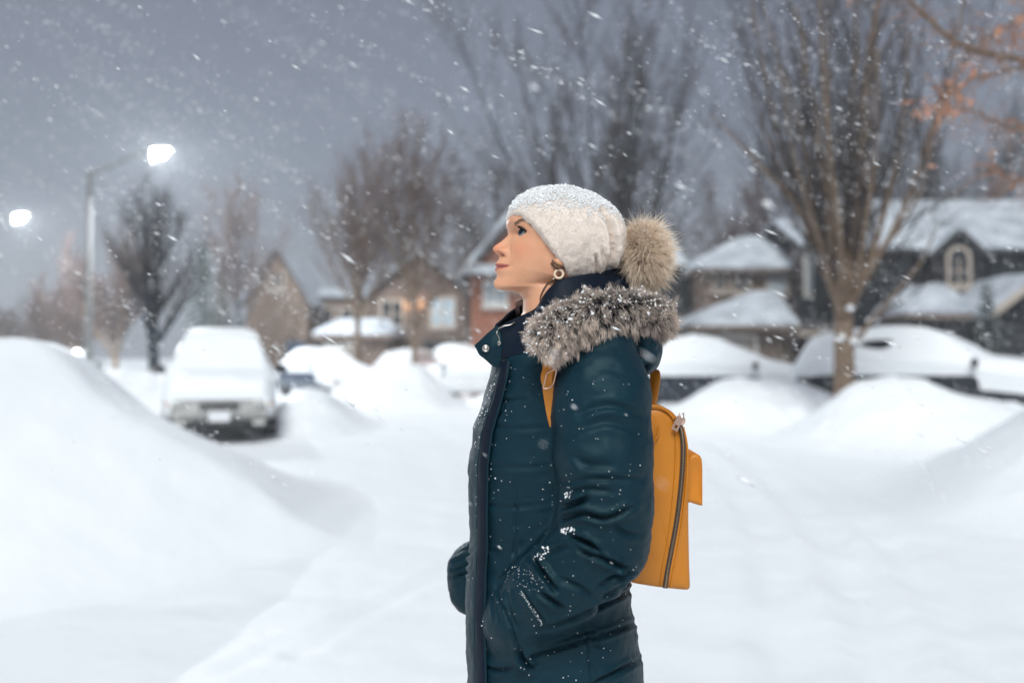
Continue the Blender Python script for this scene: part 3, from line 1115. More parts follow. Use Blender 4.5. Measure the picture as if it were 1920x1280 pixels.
# maroon house between the big tree and the brown house
Y0 = 41.0
mx0, mx1 = X(1508, Y0), X(1648, Y0)
H2 = thing('maroon_house', (mx0 + 1, Y0, 0), 'narrow maroon brick house partly hidden behind the big forked tree', 'house', HG)
ze = top_h(462, Y0)
w = MB()
w.box(mx0, mx1, Y0, Y0 + 8, -.3, ze)
part(w, 'wall', M['brick_maroon'], H2)
gable(H2, mx0, mx1, Y0, Y0 + 8, ze, top_h(420, Y0 + 4), 'x', .3, .28)
window(H2, X(1534, Y0), Y0 - .03, top_h(512, Y0), .85, 1.5, 'glass_pale', 'white_paint', fw=.18)
window(H2, X(1598, Y0), Y0 - .03, top_h(520, Y0), .7, 1.2, 'glass_dark', 'beige_paint')
window(H2, X(1524, Y0), Y0 - .03, top_h(572, Y0), 1.1, .9, 'glass_dark', 'door_dark')
w = MB()
w.box(X(1478, 38), X(1640, 38), 38, 38.3, top_h(630, 38), top_h(612, 38))
part(w, 'porch_beam', M['beige_paint'], H2)
for px in (1480, 1556, 1636):
    w = MB()
    w.box(X(px, 38) - .1, X(px, 38) + .1, 38.05, 38.25, -.2, top_h(630, 38) - .003)
    part(w, 'porch_post', M['fascia'], H2)
w = MB()
w.slab([(X(1476, 38), 37.8, top_h(612, 38) + .01), (X(1642, 38), 37.8, top_h(612, 38) + .01), (X(1642, 38), Y0 - .01, top_h(600, 38)), (X(1476, 38), Y0 - .01, top_h(600, 38))], .08)
part(w, 'porch_roof', M['shingle'], H2)

# brown brick house behind the pompom
Y0 = 43.0
bx0, bx1 = X(1318, Y0), X(1506, Y0)
H3 = thing('brown_house', (bx0 + 2, Y0, 0), 'brown brick house with a snowy hipped garage roof behind the pompom', 'house', HG)
ze = top_h(505, Y0)
w = MB()
w.box(bx0, bx1, Y0, Y0 + 9, -.3, ze - .16)
part(w, 'wall', M['brick_tan'], H3)
hip(H3, bx0, bx1, Y0, Y0 + 9, ze, top_h(448, Y0 + 4.5), bx0 + 3.0, bx1 - .6, Y0 + 4.5, .45, .28)
w = MB()
w.box(X(1225, 45.5), bx0 - .003, 45.5, 52, -.3, top_h(498, 45.5))
part(w, 'side_wing', M['brick_unlit'], H3)
gable(H3, X(1225, 45.5), bx0 - .6, 45.5, 52, top_h(498, 45.5), top_h(452, 49), 'x', .3, .25)
for px, py, ww, hh, pn in ((1350, 527, .45, .75, 'glass_dark'), (1390, 527, .55, .85, 'glass_dark'), (1458, 524, .75, 1.15, 'glass_pale')):
    window(H3, X(px, Y0), Y0 - .03, top_h(py, Y0), ww, hh, pn, 'beige_paint', fw=.12)
window(H3, X(1485, Y0), Y0 - .03, top_h(572, Y0), .6, 1.0, 'glass_dark', 'door_dark')
yg = 37.5
gx0, gx1 = X(1308, yg), X(1478, yg)
zg = top_h(611, yg)
hip(H3, gx0, gx1, yg, Y0 - .5, zg, top_h(548, yg + 3), X(1428, yg + 3), X(1450, yg + 3), yg + 3, .35, .22)
w = MB()
w.box(gx0 + .1, gx1 - .1, yg + .3, Y0 - .004, -.3, zg - .165)
part(w, 'garage_wall', M['brick_brown'], H3)
garage_door(H3, gx0 + .5, gx0 + 2.2, yg + .27, 2.0)

# orange brick house behind the face
Y0 = 32.0
ox0 = X(882, Y0)
ox1 = ox0 + 4.2
H4 = thing('orange_brick_house', (ox0 + 2, Y0, 0), 'orange brick house with a white framed window right behind the person\'s chin', 'house', HG)
w = MB()
gable_wall(w, ox0, ox1, Y0, Y0 + 8, top_h(512, Y0), top_h(368, Y0))
part(w, 'wall', M['brick_orange'], H4)
gable(H4, ox0, ox1, Y0, Y0 + 8.2, top_h(512, Y0), top_h(366, Y0), 'y', .28, .26)
w = MB()
w.slab([(ox0 - .25, Y0 - .62, top_h(521, Y0)), (ox0 + 4.4, Y0 - .62, top_h(521, Y0)), (ox0 + 4.4, Y0 - .003, top_h(505, Y0)), (ox0 - .25, Y0 - .003, top_h(505, Y0))], .08)
rt = part(w, 'pent_roof', M['shingle'], H4)
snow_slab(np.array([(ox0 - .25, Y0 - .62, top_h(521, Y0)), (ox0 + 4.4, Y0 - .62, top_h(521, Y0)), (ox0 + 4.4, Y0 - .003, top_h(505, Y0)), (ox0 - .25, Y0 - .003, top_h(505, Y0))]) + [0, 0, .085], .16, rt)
window(H4, X(929, Y0), Y0 - .03, top_h(549, Y0), .58, .62, 'glass_pale', 'white_paint', fw=.11)
window(H4, X(1010, Y0), Y0 - .03, top_h(549, Y0), .58, .62, 'glass_pale', 'white_paint', fw=.11)
w = MB()
w.box(ox1 + .003, ox1 + 1.5, Y0 + 1.5, Y0 + 8, -.3, top_h(500, Y0))
part(w, 'rear_wing', M['brick_brown'], H4)
gable(H4, ox1 + .4, ox1 + 1.5, Y0 + 1.5, Y0 + 8, top_h(500, Y0), top_h(440, Y0), 'x', .3, .25)

# house with the lantern, centre left
Y0 = 45.0
cx0, cx1 = X(702, Y0), X(872, Y0)
H5 = thing('gabled_house', (cx0 + 2, Y0, 0), 'brown gabled house with a glowing wall lantern behind the young trees', 'house', HG)
w = MB()
gable_wall(w, cx0, cx1, Y0, Y0 + 8, top_h(548, Y0), top_h(484, Y0))
part(w, 'wall', M['brick_brown'], H5)
gable(H5, cx0, cx1, Y0, Y0 + 8, top_h(545, Y0), top_h(478, Y0), 'y', .3, .10)
window(H5, X(735, Y0), Y0 - .03, top_h(590, Y0), .9, 1.2, 'glass_dark', 'beige_paint')
window(H5, X(830, Y0), Y0 - .03, top_h(585, Y0), 1.0, 1.2, 'glass_pale', 'beige_paint')
garage_door(H5, X(800, Y0), X(862, Y0), Y0 - .03, 1.9, 'door_dark')
c = P(775, 569, Y0 - .25)
w = MB()
w.box(c.x - .05, c.x + .05, c.y + .05, Y0 - .003, c.z + .12, c.z + .18)
w.lathe([(.03, .10), (.16, .12), (.05, .24)], c, n=10)
w.lathe([(.12, -.17), (.13, -.13)], c, n=10)
lt = part(w, 'lantern', M['plastic_black'], H5)
w = MB()
w.lathe([(.10, -.128), (.125, 0), (.11, .098)], c, n=12)
part(w, 'lantern_glass', M['lantern'], lt)
yp = 40.0
w = MB()
w.box(X(600, yp), X(722, yp), yp + .3, Y0 - .005, -.3, top_h(628, yp))
part(w, 'garage_wall', M['brick_brown'], H5)
hip(H5, X(600, yp), X(722, yp), yp + .3, Y0 - .5, top_h(627, yp), top_h(602, yp + 1.5), X(640, yp), X(700, yp), yp + 2.2, .3, .26)
garage_door(H5, X(612, yp), X(665, yp), yp + .27, 1.7)
# low brown house further back
Y0 = 52.0
H6 = thing('low_brown_house', (X(630, Y0), Y0, 0), 'low brown house behind the snowy garage roof, right of the steep gable', 'house', HG)
w = MB()
w.box(X(578, Y0), X(700, Y0), Y0, Y0 + 7, -.3, top_h(560, Y0))
part(w, 'wall', M['brick_tan'], H6)
gable(H6, X(578, Y0), X(700, Y0), Y0, Y0 + 7, top_h(560, Y0), top_h(545, Y0 + 3), 'x', .2, .1)
window(H6, X(605, Y0), Y0 - .03, top_h(600, Y0), 1.0, 1.1, 'glass_dark', 'beige_paint')
window(H6, X(660, Y0), Y0 - .03, top_h(600, Y0), 1.0, 1.1, 'glass_dark', 'beige_paint')
# steep brown gable
Y0 = 49.0
ex0, ex1 = X(462, Y0), X(576, Y0)
H7 = thing('steep_gabled_house', (X(520, Y0), Y0, 0), 'house with a tall steep brown gable just right of the minivan roof', 'house', HG)
w = MB()
gable_wall(w, ex0, ex1, Y0, Y0 + 7, top_h(565, Y0), top_h(474, Y0))
part(w, 'wall', M['brick_tan'], H7)
gable(H7, ex0, ex1, Y0, Y0 + 7, top_h(565, Y0), top_h(470, Y0), 'y', .16, .06)
window(H7, X(522, Y0), Y0 - .03, top_h(525, Y0), .5, .7, 'glass_dark', 'beige_paint')
w = MB()
w.box(X(536, Y0 - .3), X(572, Y0 - .3), Y0 - .25, Y0 - .003, 0, 2.05)
part(w, 'door', M['paint_blue'], H7)
# ---------------------------------------------------------------- cars under snow
def car_profile(kind):
    """stations along the car (front = +x): hood/boot line and greenhouse roof line"""
    if kind == 'van':
        L, W, H = 4.7, 1.78, 1.66
        hood = [(-2.35, .95), (-1.6, 1.02), (.9, 1.02), (1.3, .99), (1.9, .92), (2.2, .84), (2.35, .74)]
        roof = [(-2.28, 1.0), (-2.12, 1.42), (-1.7, 1.60), (-.6, 1.66), (.1, 1.62), (.45, 1.50), (1.25, 1.03)]
    elif kind == 'suv':
        L, W, H = 4.6, 1.82, 1.62
        hood = [(-2.3, .98), (-1.6, 1.03), (.8, 1.05), (1.2, 1.03), (1.9, .96), (2.2, .84), (2.3, .62)]
        roof = [(-2.22, 1.05), (-2.0, 1.42), (-1.5, 1.58), (-.5, 1.63), (.0, 1.58), (.3, 1.48), (1.0, 1.06)]
    else:
        L, W, H = 4.4, 1.74, 1.44
        hood = [(-2.2, .88), (-1.6, .95), (.7, .95), (1.1, .93), (1.7, .82), (2.05, .70), (2.2, .52)]
        roof = [(-1.75, .95), (-1.3, 1.25), (-.8, 1.39), (-.2, 1.44), (.2, 1.38), (.45, 1.25), (1.05, .96)]
    return L, W, H, np.array(hood), np.array(roof)


def make_car(name, loc, yaw, kind, label, cat, paint, snow=.16, seed=0, front_snow=False, relax=7):
    L, W, H, hood, roof = car_profile(kind)
    hx = L / 2
    cs, sn = math.cos(yaw), math.sin(yaw)
    Rm = np.array([[cs, -sn, 0], [sn, cs, 0], [0, 0, 1.0]])
    root = thing(name, loc, label, cat, 'parked cars under snow')
    tr = lambda V: np.asarray(V, float).reshape(-1, 3) @ Rm.T + np.array(loc)

    def fin(mb_, nm, m_, parent=root, smooth=True):
        for i in range(len(mb_.v)):
            mb_.v[i] = tr(mb_.v[i])
        return mb_.build(nm, m_, parent, smooth)

    hz = lambda x: np.interp(x, hood[:, 0], hood[:, 1])
    wb = lambda x: W / 2 * (1 - .16 * np.clip((np.abs(x) - hx + .75) / .75, 0, 1) ** 2.2)
    st = np.concatenate([np.linspace(-hx, -hx + .3, 5), np.linspace(-hx + .4, hx - .4, 16), np.linspace(hx - .3, hx, 6)])
    G = []
    for x in st:
        w, t = wb(x), hz(x)
        b = .24 + .10 * np.clip((abs(x) - hx + .5) / .5, 0, 1)
        half = [(0, b), (.85 * w, b), (.97 * w, b + .07), (w, b + .28), (.985 * w, t - .12), (.93 * w, t - .03), (.80 * w, t), (0, t + .02)]
        ring = [(x, y, z) for y, z in half] + [(x, -y, z) for y, z in half[-2:0:-1]]
        G.append(ring)
    m_ = MB()
    m_.grid(np.array(G), cv=True, caps=True)
    body = fin(m_, 'body', paint)
    # greenhouse
    rx = np.linspace(roof[0, 0], roof[-1, 0], 22)
    rz = np.interp(rx, roof[:, 0], roof[:, 1])
    G = []
    for x, t in zip(rx, rz):
        b = hz(x) - .03
        t = max(t, b + .015)
        f = np.clip((t - b) / (H - b), 0, 1)
        w0 = wb(x) * .95
        w1 = w0 * (1 - .20 * f)
        half = [(0, b), (w0, b), (w0 * .4 + w1 * .6, b + (t - b) * .6), (w1 * 1.0, b + (t - b) * .86), (w1 * .9, b + (t - b) * .97), (0, t)]
        G.append([(x, y, z) for y, z in half] + [(x, -y, z) for y, z in half[-2:0:-1]])
    m_ = MB()
    m_.grid(np.array(G), cv=True, caps=True)
    fin(m_, 'cabin', paint)
    # side windows with pillars between
    for s in (-1, 1):
        x0, x1 = roof[1, 0] + .12, roof[-2, 0] - .02
        cuts = np.linspace(x0, x1, 4)
        for a, b in zip(cuts[:-1], cuts[1:]):
            a, b = a + .05, b - .05
            m_ = MB()
            q = []
            for x, top in ((a, 0), (b, 0), (b, 1), (a, 1)):
                bb = hz(x) - .03
                t = np.interp(x, roof[:, 0], roof[:, 1])
                f = np.clip((t - bb) / (H - bb), 0, 1)
                w0 = wb(x) * .95
                w1 = w0 * (1 - .2 * f)
                z = bb + (t - bb) * (.18 if not top else .80)
                y = np.interp(z, [bb, bb + (t - bb) * .6, bb + (t - bb) * .86], [w0, w0 * .4 + w1 * .6, w1]) + .012
                q.append((x, s * y, z))
            q = np.array(q)
            m_.hexa(q - [0, s * .03, 0], q)
            fin(m_, 'side_window', M['glass_dark'], smooth=False)
    # wheels
    for x in (-hx + .85, hx - .85):
        for s in (-1, 1):
            m_ = MB()
            y = s * (W / 2 - .12)
            m_.lathe([(.20, -.10), (.30, -.11), (.325, -.07), (.325, .07), (.30, .11), (.20, .10)], (x, y, .325), 'y', 24)
            o = fin(m_, 'wheel', M['rubber'])
            m_ = MB()
            m_.lathe([(.05, .0), (.21, -.01), (.205, .03 * s), (.06, .115 * s)][::1], (x, y, .325), 'y', 20)
            r = fin(m_, 'rim', M['alloy'], o)
    # front
    for s in (-1, 1):
        y = s * W * .335
        m_ = MB()
        m_.ball((hx - .10, y, hz(hx - .2) - .25), (.15, .20, .075), 14, 9)
        hl = fin(m_, 'headlight', M['lens_clear'])
        m_ = MB()
        m_.ball((hx - .085, y + s * .15, hz(hx - .2) - .26), (.125, .06, .05), 10, 7)
        fin(m_, 'turn_signal', M['amber'], hl)
        m_ = MB()
        m_.ball((hx * .36 + .12, s * (W / 2 + .10), hz(.9) + .10), (.07, .11, .075), 12, 8)
        m_.box(hx * .36 + .08, hx * .36 + .14, min(s * (W / 2 - .1), s * (W / 2 + .05)), max(s * (W / 2 - .1), s * (W / 2 + .05)), hz(.9) + .02, hz(.9) + .07)
        fin(m_, 'mirror', M['plastic_black'])
        m_ = MB()
        m_.ball((-hx + .06, s * W * .37, .84), (.09, .10, .15), 12, 8)
        fin(m_, 'tail_light', M['red_lens'])
    m_ = MB()
    ys = np.linspace(-1, 1, 15)
    G = []
    for y in ys:
        xo = hx + .05 - .20 * abs(y) ** 3
        w = W / 2 * .985
        G.append([(xo - .25, y * w, .20), (xo, y * w, .21), (xo + .025, y * w, .26), (xo + .02, y * w, .32), (xo - .05, y * w, .35), (xo - .25, y * w, .35)])
    m_.grid(np.array(G), cv=True, caps=True)
    fin(m_, 'front_bumper', M['plastic_black'])
    m_ = MB()
    for i in range(3):
        m_.box(hx - .08, hx + .012, -.30, .30, .50 + i * .045, .525 + i * .045)
    fin(m_, 'grille', M['plastic_black'], smooth=False)
    m_ = MB()
    m_.box(hx + .066, hx + .085, -.155, .155, .33, .49)
    fin(m_, 'licence_plate', M['plate'], smooth=False)
    m_ = MB()
    m_.box(hx + .02, hx + .062, .50, .68, .27, .34)
    m_.box(hx + .02, hx + .062, -.68, -.50, .27, .34)
    fin(m_, 'fog_lamp', M['lens_clear'], smooth=False)
    m_ = MB()
    m_.box(-hx - .04, -hx + .2, -W / 2 * .95, W / 2 * .95, .30, .55)
    fin(m_, 'rear_bumper', M['plastic_black'], smooth=False)
    # the snow lying on it
    nx, ny = 90, 44
    xs = np.linspace(-hx - .02, hx + .03, nx)
    ys = np.linspace(-1, 1, ny)
    XX, YY = np.meshgrid(xs, ys, indexing='ij')
    w0 = wb(np.clip(XX, -hx, hx)) * 1.0
    Yw = YY * w0
    base = hz(XX) - .02 - .30 * np.clip((np.abs(YY) - .86) / .14, 0, 1) ** 2
    rt = np.interp(XX, roof[:, 0], roof[:, 1], left=-1, right=-1)
    f = np.clip((rt - hz(XX)) / (H - hz(XX)), 0, 1)
    wr = wb(XX) * .95 * (1 - .2 * f)
    lat = np.clip((np.abs(Yw) - wr * .86) / (w0 * .99 - wr * .86 + 1e-6), 0, 1)
    gh = rt - (rt - hz(XX) + .05) * lat ** .8 - .03 * np.clip(np.abs(Yw) / wr, 0, 1) ** 4
    Z0 = np.maximum(base, np.where(rt > 0, gh, -1))
    # relax the drape
    Zs = Z0.copy()
    for _ in range(relax):
        Zp = np.pad(Zs, 1, mode='edge')
        Zs = np.maximum((Zp[:-2, 1:-1] + Zp[2:, 1:-1] + Zp[1:-1, :-2] + Zp[1:-1, 2:] + 2 * Zs) / 6, Z0)
    ed = np.minimum(np.clip((1 - np.abs(YY)) / .16, 0, 1), np.clip(np.minimum(XX - xs[0], xs[-1] - XX) / .16, 0, 1))
    pn = np.stack([XX, Yw, 0 * XX + seed], -1)
    th = snow * (.35 + .65 * np.sqrt(ed)) * (1 + .30 * fbm(pn * 1.5, 3, seed)) + .02
    top = np.stack([XX, Yw, Zs + th], -1)
    low = np.stack([XX * 1.0, Yw * 1.0, Z0 - .03], -1)
    m_ = MB()
    m_.grid(top)
    ring = lambda G_: np.concatenate([G_[:, 0], G_[-1, 1:], G_[-2::-1, -1], G_[0, -2:0:-1]])
    sag = ring(top).copy()
    sag[:, 2] -= .10 * snow / .16 * (1 + .8 * vnoise(sag * 3.1, seed + 2))
    m_.grid(np.stack([ring(low) - [0, 0, .03], sag, ring(top)], 0)[::-1], cv=True)
    fin(m_, 'snow_cover', M['snow'])
    if front_snow:
        G = []
        rg_ = np.random.default_rng(seed)
        for y in np.linspace(-1, 1, 40):
            row = []
            lowz = .41 + .04 * vnoise(np.array([[y * 5, 0, seed]]), 4)[0]
            for v in np.linspace(0, 1, 12):
                z = lowz + (.80 - lowz) * v
                xo = hx + .02 - .16 * abs(y) ** 3.0 - (.18 * (v - .5) if v > .5 else 0)
                bulge = .075 * math.sin(math.pi * min(1, .08 + v)) ** .6 * (1 + .35 * vnoise(np.array([[y * 6, z * 9, seed]]), 8)[0]) * (1 - abs(y) ** 6)
                if abs(abs(y) - .72) < .20 and .47 < z < .66:
                    bulge -= .05
                if abs(y) < .30 and .60 < z < .67:
                    bulge -= .085
                row.append((xo + bulge - .01, y * W / 2 * .93, z))
            G.append(row)
        m_ = MB()
        m_.grid(np.array(G)[:, ::-1])
        fin(m_, 'front_snow', M['snow'])
    return root


# snowed-in minivan on the left, facing the camera
make_car('minivan', (X(421, 17.6) - .05, 17.6, .02), R(-74.5), 'van', 'snow-covered minivan parked on the left with its front and plate facing the camera', 'minivan', M['paint_pale'], .15, 3, False)
# sedan behind the backpack, heading right
make_car('sedan', (X(1372, 21.6) - .55, 21.6, .12), R(-6), 'sedan', 'snow-covered sedan parked side-on between the backpack and the big forked tree', 'car', M['paint_navy'], .22, 5, relax=30)
# SUV right of the tree, three-quarter view
make_car('suv', (X(1752, 18.3), 18.6, .10), R(-33), 'suv', 'snow-buried SUV right of the big forked tree, its windscreen caked white', 'suv', M['paint_dark'], .17, 7, relax=16)
# blue-white car left of the road bend
make_car('hatchback', (X(602, 32), 32.6, 0), R(-52), 'sedan', 'pale blue car under snow just right of the minivan', 'car', M['paint_blue'], .15, 9)
make_car('sedan', (X(775, 38), 38.5, 0), R(70), 'sedan', 'dark car with lit tail lamp partly hidden by the thin tree trunk', 'car', M['paint_dark'], .14, 11)
make_car('hatchback', (X(905, 29.5), 30.2, 0), R(160), 'sedan', 'white car under snow showing beside the open coat collar', 'car', M['paint_white'], .20, 13)
make_car('suv', (X(845, 40), 41.5, 0), R(120), 'suv', 'snow-topped dark SUV on the driveway left of the orange brick house', 'suv', M['paint_navy'], .16, 15)
# car far down the road with its lamps on
fc = make_car('sedan', (X(146, 58), 58, 0.1), R(-84), 'sedan', 'distant car with shining headlight beside the lamp pole foot', 'car', M['paint_silver'], .10, 17)
mb = MB()
c = P(144, 661, 55.6)
mb.ball(c, (.10, .06, .10), 14, 9)
mb.build('headlight', M['headlamp'], fc)
# ---------------------------------------------------------------- the person
from mathutils.bvhtree import BVHTree

YH = 1.867
TH, PSI, RHO = R(18), R(8), R(4)
HC = np.array(P(1040, 470, YH))
F_ = np.array([-math.cos(TH) * math.cos(PSI), -math.cos(TH) * math.sin(PSI), math.sin(TH)])
L0 = np.array([math.sin(PSI), -math.cos(PSI), 0])
U0 = np.cross(F_, L0) * -1
if U0[2] < 0:
    U0 = -U0
L_ = math.cos(RHO) * L0 + math.sin(RHO) * U0
U_ = math.cos(RHO) * U0 - math.sin(RHO) * L0


def hl2w(a, l, h):
    """head-local millimetres (forward, toward the near side, up) -> world"""
    a, l, h = (np.asarray(q, float)[..., None] for q in (a, l, h))
    return HC + (F_ * a + L_ * l + U_ * h) * 0.001


def w2hl(V):
    d = (V - HC) * 1000
    return d @ F_, d @ L_, d @ U_


# ---- skin material: lips, flush by attributes (pigment); line darkens the mouth parting and paints nostril shade
def skin_mat():
    m, nt, b = new_mat('skin')
    N = nt.nodes
    base = (0.68, 0.385, 0.255, 1)
    tc = N.new('ShaderNodeTexCoord')
    nz = N.new('ShaderNodeTexNoise')
    nz.inputs['Scale'].default_value = 45
    nz.inputs['Detail'].default_value = 4
    nt.links.new(tc.outputs['Object'], nz.inputs['Vector'])
    m0 = N.new('ShaderNodeMix'); m0.data_type = 'RGBA'
    m0.inputs[6].default_value = (0.62, 0.295, 0.165, 1)
    m0.inputs[7].default_value = (0.76, 0.41, 0.255, 1)
    nt.links.new(nz.outputs['Fac'], m0.inputs[0])
    prev = m0.outputs[2]
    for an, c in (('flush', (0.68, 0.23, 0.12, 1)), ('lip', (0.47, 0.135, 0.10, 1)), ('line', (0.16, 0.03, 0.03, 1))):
        at_ = N.new('ShaderNodeAttribute'); at_.attribute_name = an
        mx = N.new('ShaderNodeMix'); mx.data_type = 'RGBA'
        nt.links.new(at_.outputs['Fac'], mx.inputs[0])
        nt.links.new(prev, mx.inputs[6])
        mx.inputs[7].default_value = c
        prev = mx.outputs[2]
    nt.links.new(prev, b.inputs['Base Color'])
    b.inputs['Roughness'].default_value = 0.48
    b.inputs['Specular IOR Level'].default_value = 0.4
    b.inputs['Subsurface Weight'].default_value = 0.25
    b.inputs['Subsurface Radius'].default_value = (1.0, 0.35, 0.18)
    b.inputs['Subsurface Scale'].default_value = 0.006
    n2 = N.new('ShaderNodeTexNoise')
    n2.inputs['Scale'].default_value = 700
    nt.links.new(tc.outputs['Object'], n2.inputs['Vector'])
    bp = N.new('ShaderNodeBump')
    bp.inputs['Strength'].default_value = 0.12
    bp.inputs['Distance'].default_value = 0.001
    nt.links.new(n2.outputs['Fac'], bp.inputs['Height'])
    nt.links.new(bp.outputs['Normal'], b.inputs['Normal'])
    return m


M['skin'] = skin_mat()
M['coat'] = mat('coat_nylon', (0.0028, 0.0200, 0.0325), 0.54, 0.14, 9, 0.35, 420, spec=0.24, bdist=0.0012)
M['coat'].node_tree.nodes['Principled BSDF'].inputs['Specular Tint'].default_value = (0.66, 0.93, 0.92, 1)
M['coat_dark'] = mat('coat_navy', (0.0022, 0.0075, 0.018), 0.55, 0.15, 9, 0.2, 420, spec=0.18, bdist=0.001)
M['wool'] = mat('hat_wool', (0.80, 0.69, 0.605), 0.95, 0.06, 40, 0.8, 420, spec=0.1, sheen=0.3, bdist=0.002)
M['hair'] = mat('hair', (0.13, 0.07, 0.04), 0.5, 0.25, 30)
M['brow'] = mat('brow_hair', (0.24, 0.14, 0.09), 0.6, 0.2, 30)
M['lash'] = mat('lash', (0.006, 0.006, 0.008), 0.6, 0.1, 30)
M['sclera'] = mat('sclera', (0.20, 0.19, 0.20), 0.3, 0.04, 30)
M['iris'] = mat('iris', (0.008, 0.016, 0.03), 0.22, 0.4, 300, spec=0.35)
M['pupil'] = mat('pupil', (0.003, 0.003, 0.004), 0.22, 0.1, 300, spec=0.35)
M['pompom'] = fur_mat('pompom_fur', (0.46, 0.23, 0.10), (0.97, 0.81, 0.64), .42)
M['trim'] = fur_mat('hood_fur', (0.018, 0.017, 0.021), (0.88, 0.72, 0.61), .64)
M['leather'] = mat('mustard_leather', (0.56, 0.195, 0.010), 0.42, 0.07, 12, 0.25, 600, spec=0.45, bdist=0.0008)
M['leather_edge'] = mat('leather_edge', (0.36, 0.13, 0.02), 0.5, 0.1, 12)
M['brass'] = mat('rose_metal', (0.75, 0.52, 0.40), 0.28, 0.08, 30, metal=1.0)
M['brass_dark'] = mat('brass_dark', (0.42, 0.30, 0.20), 0.4, 0.1, 30, metal=1.0)
M['zip_tape'] = mat('zip_tape', (0.05, 0.035, 0.025), 0.7, 0.2, 60)
M['silver'] = mat('silver_metal', (0.62, 0.58, 0.53), 0.3, 0.1, 30, metal=1.0)
M['horn'] = mat('earring_horn', (0.72, 0.55, 0.40), 0.35, 0.15, 60)
M['trouser'] = mat('dark_trousers', (0.012, 0.014, 0.02), 0.8, 0.2, 30)
M['boot'] = mat('boot_leather', (0.03, 0.02, 0.015), 0.5, 0.2, 20)

person = thing('person', (0.09, 1.9, 0), 'person in a dark teal padded coat and white pompom hat, looking up to the left', 'person')

# ---- head and neck as one lofted surface
PM = np.array([(112, 8), (108, 30), (100, 55), (85, 76), (70, 88), (50, 98), (30, 102), (19, 101.5), (8, 96), (2.7, 92.5), (-4, 94), (-10, 97.5), (-17.4, 102), (-25.7, 109), (-31, 111.8),
               (-34.4, 112.4), (-37.5, 110.5), (-39.7, 107), (-41.5, 101), (-43, 96.5), (-47.8, 95), (-55, 96.6), (-59.8, 98.6), (-63, 97.8), (-65.6, 94.6), (-68.2, 96.3), (-71.4, 95.8), (-75.5, 92.5), (-79.5, 89.8),
               (-83.5, 88.8), (-88, 90.5), (-95.6, 92), (-100, 89.5), (-103.7, 85), (-106.6, 74), (-108.5, 56), (-112.4, 38.5), (-120, 28.5), (-134, 22), (-150, 16), (-172, 8)])[::-1]
BF = np.array([(112, 8), (108, 30), (100, 55), (85, 76), (70, 88), (50, 98), (30, 102), (19, 101.5), (8, 96), (2.7, 91.5), (-10, 89), (-25, 89), (-40, 90), (-50, 91.5), (-62, 91), (-75, 88), (-85, 86.5),
               (-95, 86), (-102, 80), (-106.6, 73.5), (-108.5, 56), (-112.4, 38.5), (-120, 28.5), (-134, 22), (-150, 16), (-172, 8)])[::-1]
WD = np.array([(112, 7), (108, 25), (100, 43), (85, 58), (70, 66), (50, 72), (30, 74.5), (10, 73), (-5, 70.5), (-20, 69), (-40, 65.5), (-60, 60.5), (-75, 56), (-90, 50.5), (-100, 46), (-105, 45), (-108.5, 46.5),
               (-112.4, 48), (-120, 49), (-134, 51), (-150, 57), (-172, 72)])[::-1]
AB = np.array([(112, 20), (108, 45), (100, 68), (85, 86), (70, 93), (50, 98), (20, 99), (0, 97), (-30, 92), (-60, 84), (-90, 78), (-108, 77), (-134, 80), (-150, 86), (-172, 95)])[::-1]
NE = np.array([(112, 2.1), (30, 2.2), (8, 2.05), (-10, 1.95), (-30, 1.82), (-50, 1.68), (-70, 1.62), (-95, 1.62), (-106, 1.75), (-112, 2.0), (-172, 2.1)])[::-1]
ip = lambda T, h: np.interp(h, T[:, 0], T[:, 1])
hs = np.concatenate([np.linspace(112, 30, 22, endpoint=False), np.linspace(30, -30, 50, endpoint=False), np.linspace(-30, -112, 84, endpoint=False), np.linspace(-112, -172, 16)])
nf = 121
uf = np.linspace(-1, 1, nf)
uf = np.sign(uf) * np.abs(uf) ** 1.35
phi_f = uf * math.pi / 2
phi_b = np.linspace(math.pi / 2, 3 * math.pi / 2, 50)[1:-1]
Hh, PF = np.meshgrid(hs, phi_f, indexing='ij')
bf, wd, ne = ip(BF, Hh), ip(WD, Hh), ip(NE, Hh)
A = bf * np.abs(np.cos(PF)) ** (2 / ne)
Lt = wd * np.sign(np.sin(PF)) * np.abs(np.sin(PF)) ** (2 / ne)
g = lambda x, c, s: np.exp(-((x - c) / s) ** 2)
# nose, lips and chin
ex = ip(PM, Hh) - bf
sig = np.interp(Hh, [-112, -95, -85, -72, -62, -50, -44.5, -44, -36, -25, -10, 2, 8, 112], [30, 20, 22, 24, 25, 17, 10, 11.0, 11.5, 9.0, 7.0, 7.5, 10, 10])
sh = np.where(Hh < -46, np.exp(-np.abs(Lt / sig) ** 2.6), np.exp(-np.abs(Lt / sig) ** 2.1))
A = A + ex * sh
al = np.abs(Lt)
A = A + 10.5 * g(al, 14.0, 4.6) * g(Hh, -35.8, 5.4)                       # wings of the nose
A = A - 9.0 * g(al, 9.8, 3.2) * g(Hh, -41.8, 2.2)                        # nostrils
A = A - 6.0 * g(al, 21.5, 3.0) * g(Hh, -36, 6.5) - 3.0 * g(al, 15, 5) * g(Hh, -46.5, 2.6)
A = A - 9.5 * g(al, 31, 13) * g(Hh, 4, 9.5) - 4.0 * g(al, 13, 6) * g(Hh, 3, 9)   # eye sockets
A = A + 2.2 * g(al, 30, 16) * g(Hh, 22, 6)
A = A + 3.0 * g(al, 41, 15) * g(Hh, -30, 16)                             # cheeks
MH = -65.8 + 5.8 * (al / 26.0) ** 2                                      # line of the mouth
mw = smooth(30, 22, al)
A = A - 3.8 * np.exp(-((Hh - MH) / 1.7) ** 2) * mw
A = A - 3.6 * g(al, 29, 4.5) * g(Hh, -60.5, 5)
